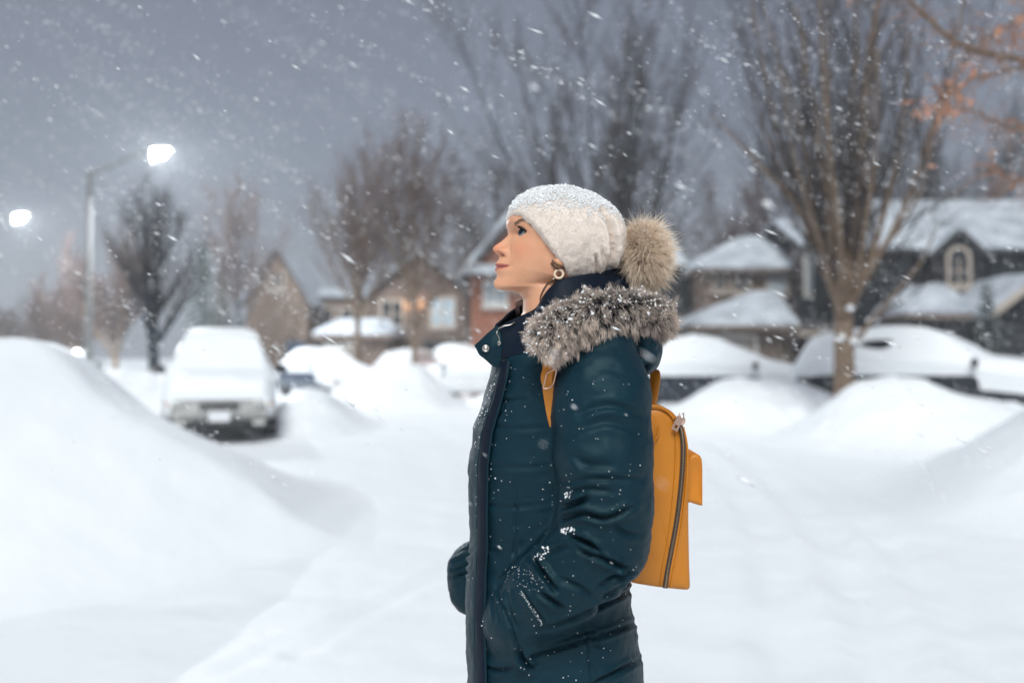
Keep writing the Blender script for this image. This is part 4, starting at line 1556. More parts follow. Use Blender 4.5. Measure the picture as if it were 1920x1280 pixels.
A = A + 1.2 * g(Hh - MH, 4.6, 2.4) * smooth(25, 10, al) + 1.2 * g(Hh - MH, -4.6, 2.6) * smooth(23, 8, al)
# eyelid opening
dl, dh = al - 31.0, Hh - 5.5
op = smooth(1.2, .8, np.sqrt(((dl - 1.5) / 16.0) ** 2 + ((dh) / (np.where(dh > 0, 6.4, 2.7))) ** 2))
A = A - (4.8 + 6.0 * np.clip(dl / 15, 0, 1)) * op
A = A + 2.0 * g(al, 31, 13) * g(Hh, 13.0, 3.0) + 1.5 * g(al, 31, 13) * g(Hh, -3.5, 3.2)
# the rear half
HB, PB = np.meshgrid(hs, phi_b, indexing='ij')
Ab = -ip(AB, HB) * np.abs(np.cos(PB)) ** (2 / 2.2)
Lb = ip(WD, HB) * np.sign(np.sin(PB)) * np.abs(np.sin(PB)) ** (2 / 2.2)
Aall = np.concatenate([A, Ab], 1)
Lall = np.concatenate([Lt, Lb], 1)
Hall = np.concatenate([Hh, HB], 1)
# the jaw rises toward the ear
gl = np.interp(Hall, [-150, -134, -108.5, -104, -60, -50], [0, .25, 1, 1, .05, 0])
Hall = Hall + gl * 33.0 * np.clip((82 - Aall) / 82, 0, 1.25) ** 1.0 * smooth(-90, -10, Aall)
HM = MB()
HM.grid(hl2w(Aall, Lall, Hall), cv=True, caps=True)
# ears
for s in (-1, 1):
    G = []
    for t in np.linspace(0, 2 * math.pi, 20, endpoint=False):
        pass
    HM.ball(hl2w(-14, s * 71, -6), (.014, .007, .026), 14, 9)
    HM.ball(hl2w(-3, s * 70.5, -36), (.0085, .006, .011), 12, 8)


# ---- the body inside the clothes, same continuous skin
def chain(mb_, pts, rad, n=14):
    k = 24
    mb_.tube(catmull(pts, k), catmull(np.array(rad, float)[:, None], k)[:, 0], n)
    mb_.ball(pts[0], rad[0], 12, 8)
    mb_.ball(pts[-1], rad[-1], 12, 8)


YB = 1.90
pz = lambda py, Y=YB: P(960, py, Y).z
SH_N, EL_N, WR_N = P(1122, 690, 1.715), P(1132, 1010, 1.695), P(1010, 1112, 1.755)
SH_F, EL_F, WR_F = P(1108, 690, 2.085), P(1075, 1005, 2.125), P(985, 1080, 2.04)
neck = [hl2w(-28, 0, -150), np.array(P(1075, 640, YB)), np.array(P(1060, 800, YB)), np.array(P(1050, 980, YB)), np.array(P(1050, 1180, YB)), np.array(P(1052, 1260, YB))]
chain(HM, neck, (.055, .09, .12, .105, .13, .12))
for sh_, el, wr, sg in ((SH_N, EL_N, WR_N, -1), (SH_F, EL_F, WR_F, 1)):
    sh_, el, wr = np.array(sh_), np.array(el), np.array(wr)
    chain(HM, [np.array([P(1080, 660, YB).x, YB + sg * .05, pz(660)]), sh_], (.07, .055), 12)
    chain(HM, [sh_, (sh_ + el) / 2, el], (.055, .048, .040), 12)
    chain(HM, [el, (el * .6 + wr * .4), wr], (.040, .040, .026), 12)
    d = unit(unit(wr - el) + np.array([0, -sg * .55, -.15]))
    up_ = np.array([0, 0, 1.0])
    across = unit(np.cross(d, [0, sg * 1.0, 0]))
    palm = wr + d * .045
    HM.ball(palm, (.042, .016, .036), 14, 9)
    for f in range(4):
        o_ = palm + d * .035 + across * (f - 1.5) * .019
        ln = (.060, .070, .066, .052)[f]
        bend = np.array([0, -sg * .25, -.25])
        chain(HM, [o_, o_ + d * ln * .5, o_ + (d + bend) * ln], (.0088, .0082, .0072), 8)
    th0 = palm + across * -.036
    chain(HM, [th0, th0 + d * .025 + across * -.014, th0 + d * .05 + across * -.014], (.0105, .0095, .008), 8)
for sg in (-1, 1):
    hipj = np.array([P(1052, 1240, YB).x, YB + sg * .09, pz(1250)])
    kn = np.array([hipj[0] - .02, YB + sg * .095, .46])
    an = np.array([hipj[0] + .02, YB + sg * .10, .09])
    chain(HM, [hipj, (hipj + kn) / 2, kn], (.085, .072, .052))
    chain(HM, [kn, kn * .65 + an * .35 + [.015, 0, 0], an], (.052, .050, .036))
    chain(HM, [an, an + [-.07, 0, -.035], an + [-.15, 0, -.05]], (.036, .034, .028))
body = HM.build('body', M['skin'], person)
mod(body, 'REMESH', mode='VOXEL', voxel_size=0.0020, use_smooth_shade=True)
mod(body, 'SMOOTH', factor=0.5, iterations=1)
dg = bpy.context.evaluated_depsgraph_get()
me2 = bpy.data.meshes.new_from_object(body.evaluated_get(dg))
body.modifiers.clear()
old = body.data
body.data = me2
bpy.data.meshes.remove(old)
me2.name = 'body'
nv = len(me2.vertices)
V = np.empty(nv * 3, np.float32)
me2.vertices.foreach_get('co', V)
V = V.reshape(-1, 3).astype(float)
a_, l_, h_ = w2hl(V)
al_ = np.abs(l_)
mh = -65.8 + 5.8 * (al_ / 26.0) ** 2
front = (a_ > 60)
lipw = np.clip(1 - (al_ / 26.5) ** 2, 0, 1)
lip = front * smooth(1.15, .75, np.where(h_ > mh, (h_ - mh) / (6.0 * lipw ** .7 + .3), (mh - h_) / (6.6 * lipw ** .6 + .2))) * smooth(27, 24, al_)
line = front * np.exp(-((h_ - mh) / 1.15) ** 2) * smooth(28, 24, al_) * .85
line = np.maximum(line, front * np.exp(-((al_ - 9.8) / 3.6) ** 2 - ((h_ + 41.3) / 2.0) ** 2) * (a_ > 82) * .95)  # nostril shade painted into the skin colour
flush = smooth(25, 62, a_) * (.40 * np.exp(-((al_ - 42) / 17) ** 2 - ((h_ + 28) / 17) ** 2) + .75 * np.exp(-(al_ / 15) ** 2 - ((h_ + 34) / 10) ** 2) * (a_ > 88))
for nm, val in (('lip', lip), ('line', line), ('flush', flush)):
    at_ = me2.attributes.new(nm, 'FLOAT', 'POINT')
    at_.data.foreach_set('value', np.clip(val, 0, 1).astype(np.float32))


class Surf:
    """ray casts from the camera's side onto a built mesh, to seat small things on it"""

    def __init__(self, V, F):
        self.b = BVHTree.FromPolygons([tuple(v) for v in V], [tuple(int(i) for i in f) for f in F])

    def hit(self, px, py, off=0.0):
        p0 = Vector((0, 0, CAMZ))
        d = (P(px, py, 2.0) - p0).normalized()
        loc, nrm, _, _ = self.b.ray_cast(p0, d)
        if loc is None:
            return None, None
        if nrm.dot(d) > 0:
            nrm = -nrm
        return np.array(loc + nrm * off), np.array(nrm)


sel = (h_ > -135)
faces = [tuple(p.vertices) for p in me2.polygons]
keep = [f for f in faces if all(sel[i] for i in f)]
SKIN = Surf(V, keep)

# ---- eyes, lashes, brows
for s in (1, -1):
    ec = hl2w(67.0, s * 31.0, 5.0)
    gz = unit(F_ + .20 * U_ + s * .46 * L_)
    q = Vector(gz).to_track_quat('Z', 'Y').to_matrix()
    Q3 = np.array(q)

    def cap(r, a0, a1, n=24, k=10):
        th = np.arange(n) / n * 2 * math.pi
        G = [ec + r * (np.stack([math.sin(t) * np.cos(th), math.sin(t) * np.sin(th), np.full(n, math.cos(t))], 1) @ Q3.T) for t in np.linspace(a0, a1, k)]
        return np.array(G)
    m_ = MB()
    m_.grid(cap(.0120, .01, 3.13, 28, 20), cv=True, caps=True)
    eye = m_.build('eye', M['sclera'], person)
    m_ = MB()
    m_.grid(cap(.0123, .24, .70), cv=True)
    m_.build('iris', M['iris'], eye)
    m_ = MB()
    m_.grid(cap(.01235, .005, .26), cv=True, caps=True)
    m_.build('pupil', M['pupil'], eye)
    L = []
    for i in range(34):
        u = -1 + 2 * i / 33
        d_l, d_h = 1.0 + 14.0 * u, 5.6 * (1 - u * u) ** .5 + .4
        r2 = max(0.0, 12.8 ** 2 - d_l ** 2 * .72 - d_h ** 2)
        p0 = hl2w(67 + math.sqrt(r2) - .2, s * (31 + d_l), 5.5 + d_h)
        out = unit(F_ * 1.0 + U_ * .02 + L_ * s * (u * .9 + .2))
        l = .0075
        L.append([p0, p0 + out * l * .5, p0 + out * l + U_ * l * .18])
    m_ = MB()
    m_.strands(np.array(L), np.array([.0008, .0006, .0001]))
    e0 = np.array([q_[0] for q_ in L])
    m_.tube(e0, .0014, 6)
    lo = []
    for i in range(16):
        u = -1 + 2 * i / 15
        d_l, d_h = .5 + 14 * u, -3.6 * (1 - u * u) ** .5
        lo.append(hl2w(67 + math.sqrt(max(0, 12.3 ** 2 - d_l ** 2 * .8 - d_h ** 2)), s * (31 + d_l), 5.5 + d_h))
    m_.build('eyelash', M['lash'], person)
# near brow and a few wisps of hair, seated on the skin
rg = np.random.default_rng(5)
bl = catmull([(964.5, 420.5), (971, 414.5), (979, 411.5), (987, 413), (994, 420)], 60)
L = []
for i, (x, y) in enumerate(bl):
    for k in range(3 if i < 14 else 6):
        p, n = SKIN.hit(x + rg.normal() * .5, y + rg.uniform(-2.4, 2.4) * (1 - .55 * i / 60), .0002)
        if p is None:
            continue
        d = -F_ * .8 + U_ * (.5 - 1.0 * i / 60) + L_ * .3
        d = unit(unit(d - n * d.dot(n)) + n * .28)
        L.append([p, p + d * .0035, p + d * .007 - n * .0008])
m_ = MB()
m_.strands(np.array(L), np.array([.00026, .00023, .0001]))
m_.build('eyebrow', M['brow'], person)
m_ = MB()
# far brow, mirrored in head space
LL = np.array(L)
aa, ll, hh = w2hl(LL.reshape(-1, 3))
m_.strands(hl2w(aa, -ll, hh).reshape(LL.shape), np.array([.00042, .00038, .0001]))
m_.build('eyebrow', M['brow'], person)

hs_l = []


def wisp(pts, n=10, spread=1.6, off=.002):
    for _ in range(n):
        o = rg.normal(size=2) * spread
        l = []
        for j, (x, y) in enumerate(catmull(pts, 9)):
            p, nrm = SKIN.hit(x + o[0], y + o[1], off + .001 * rg.uniform())
            if p is None:
                p = np.array(P(x, y, YH - .07))
            l.append(p)
        hs_l.append(l)


wisp([(1033, 493), (1040, 499), (1048, 504), (1058, 509)], 12, 1.2)
wisp([(1036, 489), (1042, 494), (1050, 499), (1060, 503)], 9, 1.5)
wisp([(1040, 522), (1026, 533), (1017, 548), (1013, 562), (1014, 578)], 9, .5)
wisp([(1046, 520), (1038, 532), (1036, 548)], 22, 2.5, .004)
for q_ in range(70):
    x0_ = rg.uniform(1050, 1078)
    wisp([(x0_, 510 + (x0_ - 1050) * .55), (x0_ - 5, 526), (x0_ - 11, 542), (x0_ - 13, 562)], 1, .6, .004 + .006 * rg.uniform())
m_ = MB()
m_.strands(np.array(hs_l), np.linspace(.0004, .0002, 9))
for i in range(22):     # gathered hair at the far side of the neck and under the hat
    p0 = hl2w(-30 + rg.normal() * 7, -60 + rg.normal() * 5, -52)
    p1 = np.array(P(969 + rg.uniform(-3, 4), 568 + rg.uniform(-3, 8), 1.91))
    m_.strands(np.array([[p0, p0 * .6 + p1 * .4, p1, p1 + [.002, 0, -.022]]]), np.array([.0005, .0005, .0004, .0002]))
for i in range(160):
    a0, l0 = rg.uniform(-92, -40), rg.uniform(-66, 66)
    p0 = hl2w(a0, l0 * (1 - .2 * abs(a0 + 60) / 50), -20)
    p1 = hl2w(-66 + rg.normal() * 10, l0 * .8, -110)
    m_.strands(np.array([[p0, p0 * .5 + p1 * .5 - F_ * .01, p1]]), np.array([.0016, .0016, .0008]))
m_.build('hair', M['hair'], person)


# ---------------------------------------------------------------- surface nets
def surface_nets(Fv, org, h):
    S = Fv < 0
    nx, ny, nz = Fv.shape
    cnt = np.zeros((nx - 1, ny - 1, nz - 1), np.int8)
    offs = [(i, j, k) for i in (0, 1) for j in (0, 1) for k in (0, 1)]
    for i, j, k in offs:
        cnt += S[i:nx - 1 + i, j:ny - 1 + j, k:nz - 1 + k]
    mask = (cnt > 0) & (cnt < 8)
    ci = np.argwhere(mask)
    idx = np.full(mask.shape, -1, np.int64)
    idx[mask] = np.arange(len(ci))
    val = {o: Fv[ci[:, 0] + o[0], ci[:, 1] + o[1], ci[:, 2] + o[2]] for o in offs}
    acc = np.zeros((len(ci), 3))
    n = np.zeros(len(ci))
    for a in offs:
        for ax in range(3):
            if a[ax]:
                continue
            b = list(a)
            b[ax] = 1
            fa, fb = val[a], val[tuple(b)]
            cr = (fa < 0) != (fb < 0)
            t = np.where(cr, fa / np.where(fa == fb, 1, fa - fb), 0)
            p = np.tile(np.array(a, float), (len(ci), 1))
            p[:, ax] += t
            acc[cr] += p[cr]
            n[cr] += 1
    V = np.asarray(org) + h * (ci + acc / n[:, None])
    Q = []
    for ax in range(3):
        sl0 = [slice(1, -1)] * 3
        o1, o2 = [(1, 2), (2, 0), (0, 1)][ax]
        A_ = np.moveaxis(S, ax, 0)
        ch = A_[:-1] != A_[1:]
        e = np.argwhere(ch)
        p = np.empty_like(e)
        rest = [q for q in range(3) if q != ax]
        p[:, ax] = e[:, 0]
        p[:, rest[0]] = e[:, 1]
        p[:, rest[1]] = e[:, 2]
        ok = np.ones(len(p), bool)
        for q in range(3):
            hi = Fv.shape[q] - 1
            if q == ax:
                continue
            ok &= (p[:, q] > 0) & (p[:, q] < hi)
        p = p[ok]
        ins = S[p[:, 0], p[:, 1], p[:, 2]]
        c = []
        for d1, d2 in ((-1, -1), (0, -1), (0, 0), (-1, 0)):
            q = p.copy()
            q[:, o1] += d1
            q[:, o2] += d2
            c.append(idx[q[:, 0], q[:, 1], q[:, 2]])
        f = np.stack(c, 1)
        f = np.where(ins[:, None], f, f[:, ::-1])
        Q.append(f)
    return V, np.vstack(Q)


def smin(a, b, k):
    h = np.clip(.5 + .5 * (b - a) / k, 0, 1)
    return b * (1 - h) + a * h - k * h * (1 - h)


def cap_sdf(Pt, a, b, ra, rb):
    a, b = np.asarray(a, float), np.asarray(b, float)
    ba = b - a
    t = np.clip(((Pt - a) @ ba) / (ba @ ba), 0, 1)
    return np.linalg.norm(Pt - a - t[..., None] * ba, axis=-1) - (ra + (rb - ra) * t)


def crease(V, N, polys, msk):
    q = proj(V)
    D = np.zeros(len(V))
    for pts, w, dep in polys:
        c = catmull(pts, 24)
        near = msk & (q[:, 0] > c[:, 0].min() - 5 * w) & (q[:, 0] < c[:, 0].max() + 5 * w) & (q[:, 1] > c[:, 1].min() - 5 * w) & (q[:, 1] < c[:, 1].max() + 5 * w)
        i = np.where(near)[0]
        d = np.full(len(i), 1e9)
        tt = np.zeros(len(i))
        for k in range(23):
            a, b = c[k], c[k + 1]
            ab = b - a
            t = np.clip(((q[i] - a) @ ab) / (ab @ ab + 1e-9), 0, 1)
            dd = np.linalg.norm(q[i] - a - t[:, None] * ab, axis=1)
            m_ = dd < d
            d[m_] = dd[m_]
            tt[m_] = (k + t[m_]) / 23
        tp = np.sin(np.clip(tt, .02, .98) * math.pi) ** .45
        dep = dep * (1.5 if dep > .0075 else 1.2)
        D[i] += tp * (-dep * np.exp(-(d / w) ** 2) + .55 * dep * np.exp(-((d - 2.1 * w) / (1.1 * w)) ** 2))
    return V + N * D[:, None]


# ---------------------------------------------------------------- coat
RING = np.array([  # py, front px, back px, half width
    (600, 985, 1115, .055), (622, 955, 1135, .105), (645, 934, 1165, .150), (668, 925, 1185, .172), (700, 919, 1192, .185), (740, 908, 1195, .190), (800, 888, 1190, .187),
    (860, 880, 1186, .182), (930, 880, 1181, .177), (1000, 882, 1178, .175), (1060, 878, 1176, .180), (1120, 874, 1179, .190), (1180, 874, 1191, .199),
    (1240, 877, 1199, .204), (1300, 879, 1203, .206), (1420, 880, 1206, .208), (1600, 888, 1200, .208)])
RZ = np.array([pz(p_) for p_ in RING[:, 0]])[::-1]
sc_b = YB / FPX
RXF = ((RING[:, 1] - 960) * sc_b)[::-1]
RXB = ((RING[:, 2] - 960) * sc_b)[::-1]
RHW = RING[:, 3][::-1]
NEXP = 2.45


def ring_at(z, ang, off=0.0):
    """point on the torso ring at height z; ang 0 = straight ahead (-x), positive toward the camera"""
    f, b, hw = np.interp(z, RZ, RXF), np.interp(z, RZ, RXB), np.interp(z, RZ, RHW)
    cx, rx = (f + b) / 2, (b - f) / 2 + off
    hw = hw + off
    c, s = np.cos(ang), np.sin(ang)
    return np.stack([cx - rx * np.sign(c) * np.abs(c) ** (2 / NEXP), YB - hw * np.sign(s) * np.abs(s) ** (2 / NEXP), z + 0 * ang], -1)


h3 = 0.0042
ax = [np.arange(-.17, .32, h3), np.arange(1.585, 2.24, h3), np.arange(.40, 1.47, h3)]
Pt = np.stack(np.meshgrid(*ax, indexing='ij'), -1)
z = Pt[..., 2]
f_, b_, hw = np.interp(z, RZ, RXF), np.interp(z, RZ, RXB), np.interp(z, RZ, RHW)
cx, rx = (f_ + b_) / 2, (b_ - f_) / 2
D = ((np.abs(Pt[..., 0] - cx) / rx) ** NEXP + (np.abs(Pt[..., 1] - YB) / hw) ** NEXP) ** (1 / NEXP)
D = (D - 1) * np.minimum(rx, hw)
D = np.maximum(D, np.maximum(z - pz(606), .44 - z))


def sleeve(pts, rad, k=.03):
    d = None
    for (a, b), (ra, rb) in zip(zip(pts[:-1], pts[1:]), zip(rad[:-1], rad[1:])):
        c = cap_sdf(Pt, a, b, ra, rb)
        d = c if d is None else smin(d, c, k)
    return d


SLN = [np.array(P(*p_)) for p_ in ((1118, 672, 1.745), (1128, 745, 1.712), (1131, 850, 1.690), (1137, 935, 1.684), (1128, 1014, 1.690), (1080, 1066, 1.695), (1030, 1112, 1.704), (982, 1152, 1.726))]
SLR = [.072, .0785, .0790, .0745, .0735, .0650, .0635, .056]
SLF = [np.array(P(*p_)) for p_ in ((1100, 675, 2.06), (1098, 760, 2.11), (1085, 870, 2.13), (1060, 985, 2.13), (975, 1030, 2.125), (898, 1076, 2.08), (886, 1112, 2.065))]
SLFR = [.072, .076, .075, .070, .068, .062, .045]
SN = sleeve(SLN, SLR)
SF = sleeve(SLF, SLFR)
# flatten the sleeve a little against the body and join
KV = .012 + .05 * smooth(.075, .02, Pt[..., 0]) * smooth(pz(1060), pz(1130), Pt[..., 2])
D = smin(D, SN, KV)
D = smin(D, SF, .02)
V, Q = surface_nets(D, (ax[0][0], ax[1][0], ax[2][0]), h3)
del D, SN, SF, Pt
for _ in range(2):
    N = vert_normals(V, Q)
    c4 = V[Q].mean(1)
    acc = np.zeros_like(V)
    cn = np.zeros(len(V))
    for k in range(4):
        np.add.at(acc, Q[:, k], c4)
        np.add.at(cn, Q[:, k], 1)
    V = V * .5 + .5 * acc / cn[:, None]
N = vert_normals(V, Q)
qp = proj(V)
# soft padding: horizontal channels and cloth unevenness
onbody = np.exp(-np.clip(np.abs(V[:, 1] - YB) - .12, 0, 1) * 0)
pad = fbm(V * [16, 16, 30], 3, 40)
V = V + N * (.0022 * pad + .0010 * fbm(V * [60, 60, 80], 2, 44))[:, None]
N = vert_normals(V, Q)
CREASES = [
    # quilting of the skirt
    ([(985, 1234), (1060, 1212), (1130, 1190), (1192, 1166)], 4.0, .0075), ([(905, 1250), (935, 1256), (960, 1254)], 4, .006),
    ([(1110, 1282), (1150, 1262), (1199, 1236)], 4.0, .0075), ([(905, 1305), (960, 1312), (1040, 1304), (1110, 1284)], 4, .006),
    ([(1010, 1180), (1070, 1160), (1130, 1132), (1186, 1104)], 4.0, .0065), ([(1130, 1118), (1150, 1106), (1180, 1088)], 3.5, .007),
    ([(1098, 1165), (1102, 1200), (1106, 1240), (1110, 1285)], 2.5, .004),
    ([(1085, 1190), (1110, 1182), (1130, 1186)], 2.5, .003), ([(1088, 1215), (1112, 1208), (1140, 1214)], 2.5, .003),
    # pocket
    ([(932, 1098), (946, 1140), (962, 1185), (984, 1238)], 2.6, .0055), ([(974, 1222), (984, 1240), (996, 1252)], 5.0, .012), ([(930, 1100), (925, 1130), (928, 1165)], 2.2, .003),
    # front of the coat
    ([(905, 797), (940, 800), (985, 803), (1030, 800)], 4, .0025), ([(898, 870), (930, 873), (980, 876), (1035, 872)], 4, .0025),
    ([(897, 945), (930, 948), (970, 950), (1030, 944)], 4, .0025), ([(905, 1030), (930, 1034), (962, 1036)], 4, .0025),
    ([(966, 900), (967, 960), (966, 1020), (964, 1062)], 2.6, .0035), ([(930, 755), (960, 748), (985, 747)], 3, .004),
    ([(925, 790), (940, 770), (948, 750)], 3, .004), ([(1042, 985), (1010, 1020), (965, 1062), (932, 1095)], 5, .006),
    # shoulder and upper arm
    ([(1085, 775), (1115, 764), (1147, 760), (1180, 768), (1207, 786)], 6, .0045), ([(1062, 815), (1100, 798), (1140, 790), (1180, 802), (1212, 822)], 7, .0035),
    ([(1048, 905), (1090, 900), (1130, 897), (1170, 898), (1205, 897)], 5, .004), ([(1110, 700), (1140, 690), (1180, 705)], 8, .002),
    ([(1072, 850), (1100, 870), (1150, 872)], 7, .004),
    # elbow
    ([(1058, 951), (1080, 944), (1101, 934)], 4.5, .010), ([(1056, 972), (1090, 962), (1138, 970), (1188, 950)], 4.5, .009),
    ([(1066, 1004), (1085, 1009), (1105, 1019), (1131, 1040)], 4.5, .010), ([(1088, 1031), (1124, 1045), (1150, 1054), (1178, 1066)], 4.2, .010),
    ([(1150, 985), (1172, 1000), (1200, 1002)], 5, .005), ([(1060, 925), (1100, 915), (1150, 922)], 5, .005),
    ([(1140, 1085), (1160, 1078), (1188, 1072)], 3.5, .009), ([(1120, 1100), (1140, 1085), (1160, 1060)], 4, .005),
    # forearm
    ([(998, 1047), (1010, 1062), (1022, 1080), (1041, 1104)], 4.5, .011), ([(1012, 1112), (1034, 1124), (1054, 1138)], 4.2, .009),
    ([(975, 1098), (988, 1122), (1002, 1142), (1024, 1168)], 3.2, .006), ([(1050, 1085), (1085, 1100), (1110, 1120)], 5, .005),
    ([(950, 1105), (953, 1130), (965, 1170)], 3.5, .005), ([(1020, 1040), (1045, 1030), (1062, 1022)], 4, .006),
    # far cuff
    ([(848, 1068), (862, 1064), (880, 1056)], 2.4, .006), ([(846, 1082), (862, 1078), (880, 1072)], 2.4, .006), ([(850, 1052), (866, 1046), (884, 1036)], 2.6, .006),
]
msk = N[:, 1] < .35
V = crease(V, N, CREASES, msk)
N = vert_normals(V, Q)
coat_me = make_mesh('coat', V, Q)
coat_me.materials.append(M['coat'])
coat = link('coat', coat_me, person)
COAT = Surf(V, Q)
CV, CN = V, N
cq = proj(V)

# placket, with the zip edge and the storm flap
m_ = MB()
zz = np.linspace(.47, pz(676), 150)
wav = .004 * vnoise(np.stack([zz * 14, zz * 0, zz * 0], 1), 3)
a0 = R(37) + wav * 3
prof = [(-.0, .000), (.008, .0040), (.03, .0055), (.09, .0050), (.15, .0055), (.175, .0040), (.183, .000)]
G = np.stack([ring_at(zz, a0 + q_, .004 + o + .0012 * vnoise(np.stack([zz * 40, zz * 0 + q_ * 20, zz * 0], 1), 7)) for q_, o in prof], 1)
m_.grid(G[:, ::-1])
pl = m_.build('placket', M['coat_dark'], coat)
m_ = MB()
for aa in (R(36.6), R(48.0)):
    pth = ring_at(zz, aa + wav * 3, .0060 if aa < .7 else .0068)
    m_.tube(pth, .0022, 6)
m_.build('placket_edge', M['coat'], coat)

# collar standing around the neck, open at the front
topE = [(936, 612, 1.800), (975, 594, 1.795), (1006, 578, 1.790), (1022, 552, 1.785), (1038, 534, 1.782), (1064, 521, 1.783), (1112, 512, 1.81), (1160, 502, 1.86), (1180, 506, 1.93), (1150, 515, 2.00), (1080, 535, 2.02), (1020, 560, 1.995), (985, 570, 1.965), (969, 577, 1.945), (948, 594, 1.915), (932, 608, 1.885)]
botE = [(936, 674, 1.785), (965, 668, 1.765), (995, 655, 1.745), (1024, 640, 1.740), (1052, 625, 1.740), (1090, 612, 1.750), (1140, 604, 1.80), (1180, 602, 1.86), (1195, 602, 1.93), (1170, 604, 2.00), (1110, 610, 2.05), (1050, 625, 2.06), (1005, 645, 2.03), (975, 655, 1.985), (948, 664, 1.935), (938, 672, 1.890)]
tE, bE = catmull(PN(topE), 90), catmull(PN(botE), 90)
rows = []
for v in np.linspace(0, 1, 22):
    r_ = bE * (1 - v) + tE * v
    ctr = r_.mean(0)
    out_ = r_ - np.array([P(1060, 600, YB).x, YB, 0]) * [1, 1, 0] - r_ * [0, 0, 1]
    out_ /= np.linalg.norm(out_, axis=1, keepdims=True)
    r_ = r_ + out_ * (.010 * math.sin(math.pi * v)) + out_ * (.0022 * fbm(r_ * 40, 2, 8))[:, None]
    rows.append(r_)
m_ = MB()
m_.grid(np.array(rows).transpose(1, 0, 2))
col = m_.build('collar', M['coat_dark'], coat)
mod(col, 'SOLIDIFY', thickness=0.006, offset=0)
mod(col, 'SUBSURF', levels=1, render_levels=1)
# folded storm flap with its press stud
flap = [[(933, 611, 1.792), (915, 626, 1.790), (900, 640, 1.792), (890.5, 648, 1.796)],
        [(939, 624, 1.782), (922, 637, 1.780), (908, 648, 1.784), (895, 656, 1.790)],
        [(942, 640, 1.778), (926, 650, 1.776), (912, 659, 1.780), (900, 665, 1.786)],
        [(941, 660, 1.778), (930, 666, 1.778), (919, 671, 1.780), (910, 672, 1.784)],
        [(938, 690, 1.782), (933, 688, 1.782), (928, 686, 1.784), (923, 683, 1.786)]]
Gf = np.array([PN(r_) for r_ in flap])
G2 = np.array([catmull(Gf[:, j], 22) for j in range(4)])
G3 = np.array([catmull(G2[:, i], 18) for i in range(22)])
m_ = MB()
m_.grid(G3)
fl = m_.build('storm_flap', M['coat'], coat)
mod(fl, 'SOLIDIFY', thickness=0.005, offset=0)
c = np.array(P(911, 653, 1.7735))
m_ = MB()
m_.torus(c, (1, 0, 0), (0, .0, 1), .0050, .0016, 24, 8)
m_.lathe([(.0001, -.001), (.0034, -.0012), (.0040, .001), (.0001, .001)], c, 'y', 20)
m_.build('press_stud', M['silver'], fl)
# zip pull dangling at the collar
m_ = MB()
m_.tube(PN([(934, 618, 1.775), (931, 624, 1.772), (936, 633, 1.772), (937, 645, 1.773), (934, 648, 1.773)]), .0009, 6)
m_.torus(np.array(P(936, 643, 1.772)), (1, 0, 0), (0, 0, 1), .0026, .0007, 16, 6)
m_.tube(PN([(934, 616, 1.778), (945, 611, 1.778), (957, 609, 1.778), (966, 604, 1.780)]), .0014, 6)
m_.build('zip_pull', M['silver'], coat)

# hood lying on the back
hh = 0.005
ax = [np.arange(.06, .33, hh), np.arange(1.66, 2.14, hh), np.arange(1.27, 1.52, hh)]
Pt = np.stack(np.meshgrid(*ax, indexing='ij'), -1)


def ell(c, r):
    q = (Pt - np.array(c)) / np.array(r)
    return (np.linalg.norm(q, axis=-1) - 1) * min(r)


Dh = ell(P(1168, 640, 1.90), (.066, .135, .060))
Dh = smin(Dh, ell(P(1196, 668, 1.88), (.038, .110, .036)), .02)
Dh = smin(Dh, ell(P(1110, 612, 1.82), (.070, .070, .034)), .02)
Dh = smin(Dh, ell(P(1110, 612, 1.99), (.070, .070, .034)), .02)
V, Q = surface_nets(Dh, (ax[0][0], ax[1][0], ax[2][0]), hh)
N = vert_normals(V, Q)
V = V + N * (.0035 * fbm(V * 26, 3, 71))[:, None]
N = vert_normals(V, Q)
V = crease(V, N, [([(1150, 668), (1190, 690), (1222, 676)], 4, .009), ([(1180, 652), (1205, 668), (1228, 655)], 4, .008), ([(1120, 640), (1160, 650), (1200, 640)], 6, .006), ([(1195, 640), (1212, 655), (1222, 640)], 4, .006)], N[:, 1] < .4)
hm = make_mesh('hood', V, Q)
hm.materials.append(M['coat'])
hood = link('hood', hm, coat)

# ---------------------------------------------------------------- fur
def fur(rg, roots, nrm, length, rad, flow, curl=.25, clump=12, pull=.65, k=6, grav=.25):
    n = len(roots)
    d = nrm * .85 + flow + rg.normal(size=(n, 3)) * curl
    d /= np.linalg.norm(d, axis=1, keepdims=True)
    ln = length * rg.uniform(.65, 1.15, n)
    ts = np.linspace(0, 1, k)
    bend = rg.normal(size=(n, 3)) * .22 + np.array([0, 0, -grav])
    L = roots[:, None] + d[:, None] * (ln[:, None] * ts)[..., None] + bend[:, None] * (ln[:, None] * ts ** 2)[..., None]
    nc = max(2, n // clump)
    ci = rg.choice(n, nc, replace=False)
    own = np.empty(n, int)
    for s0 in range(0, n, 2000):
        dd = np.linalg.norm(roots[s0:s0 + 2000, None] - roots[ci][None], axis=2)
        own[s0:s0 + 2000] = ci[dd.argmin(1)]
    w = (pull * ts ** 1.2)[None, :, None] * rg.uniform(.5, 1, (n, 1, 1))
    tgt = L[own] + (roots - roots[own])[:, None] * .15
    return L * (1 - w) + tgt * w


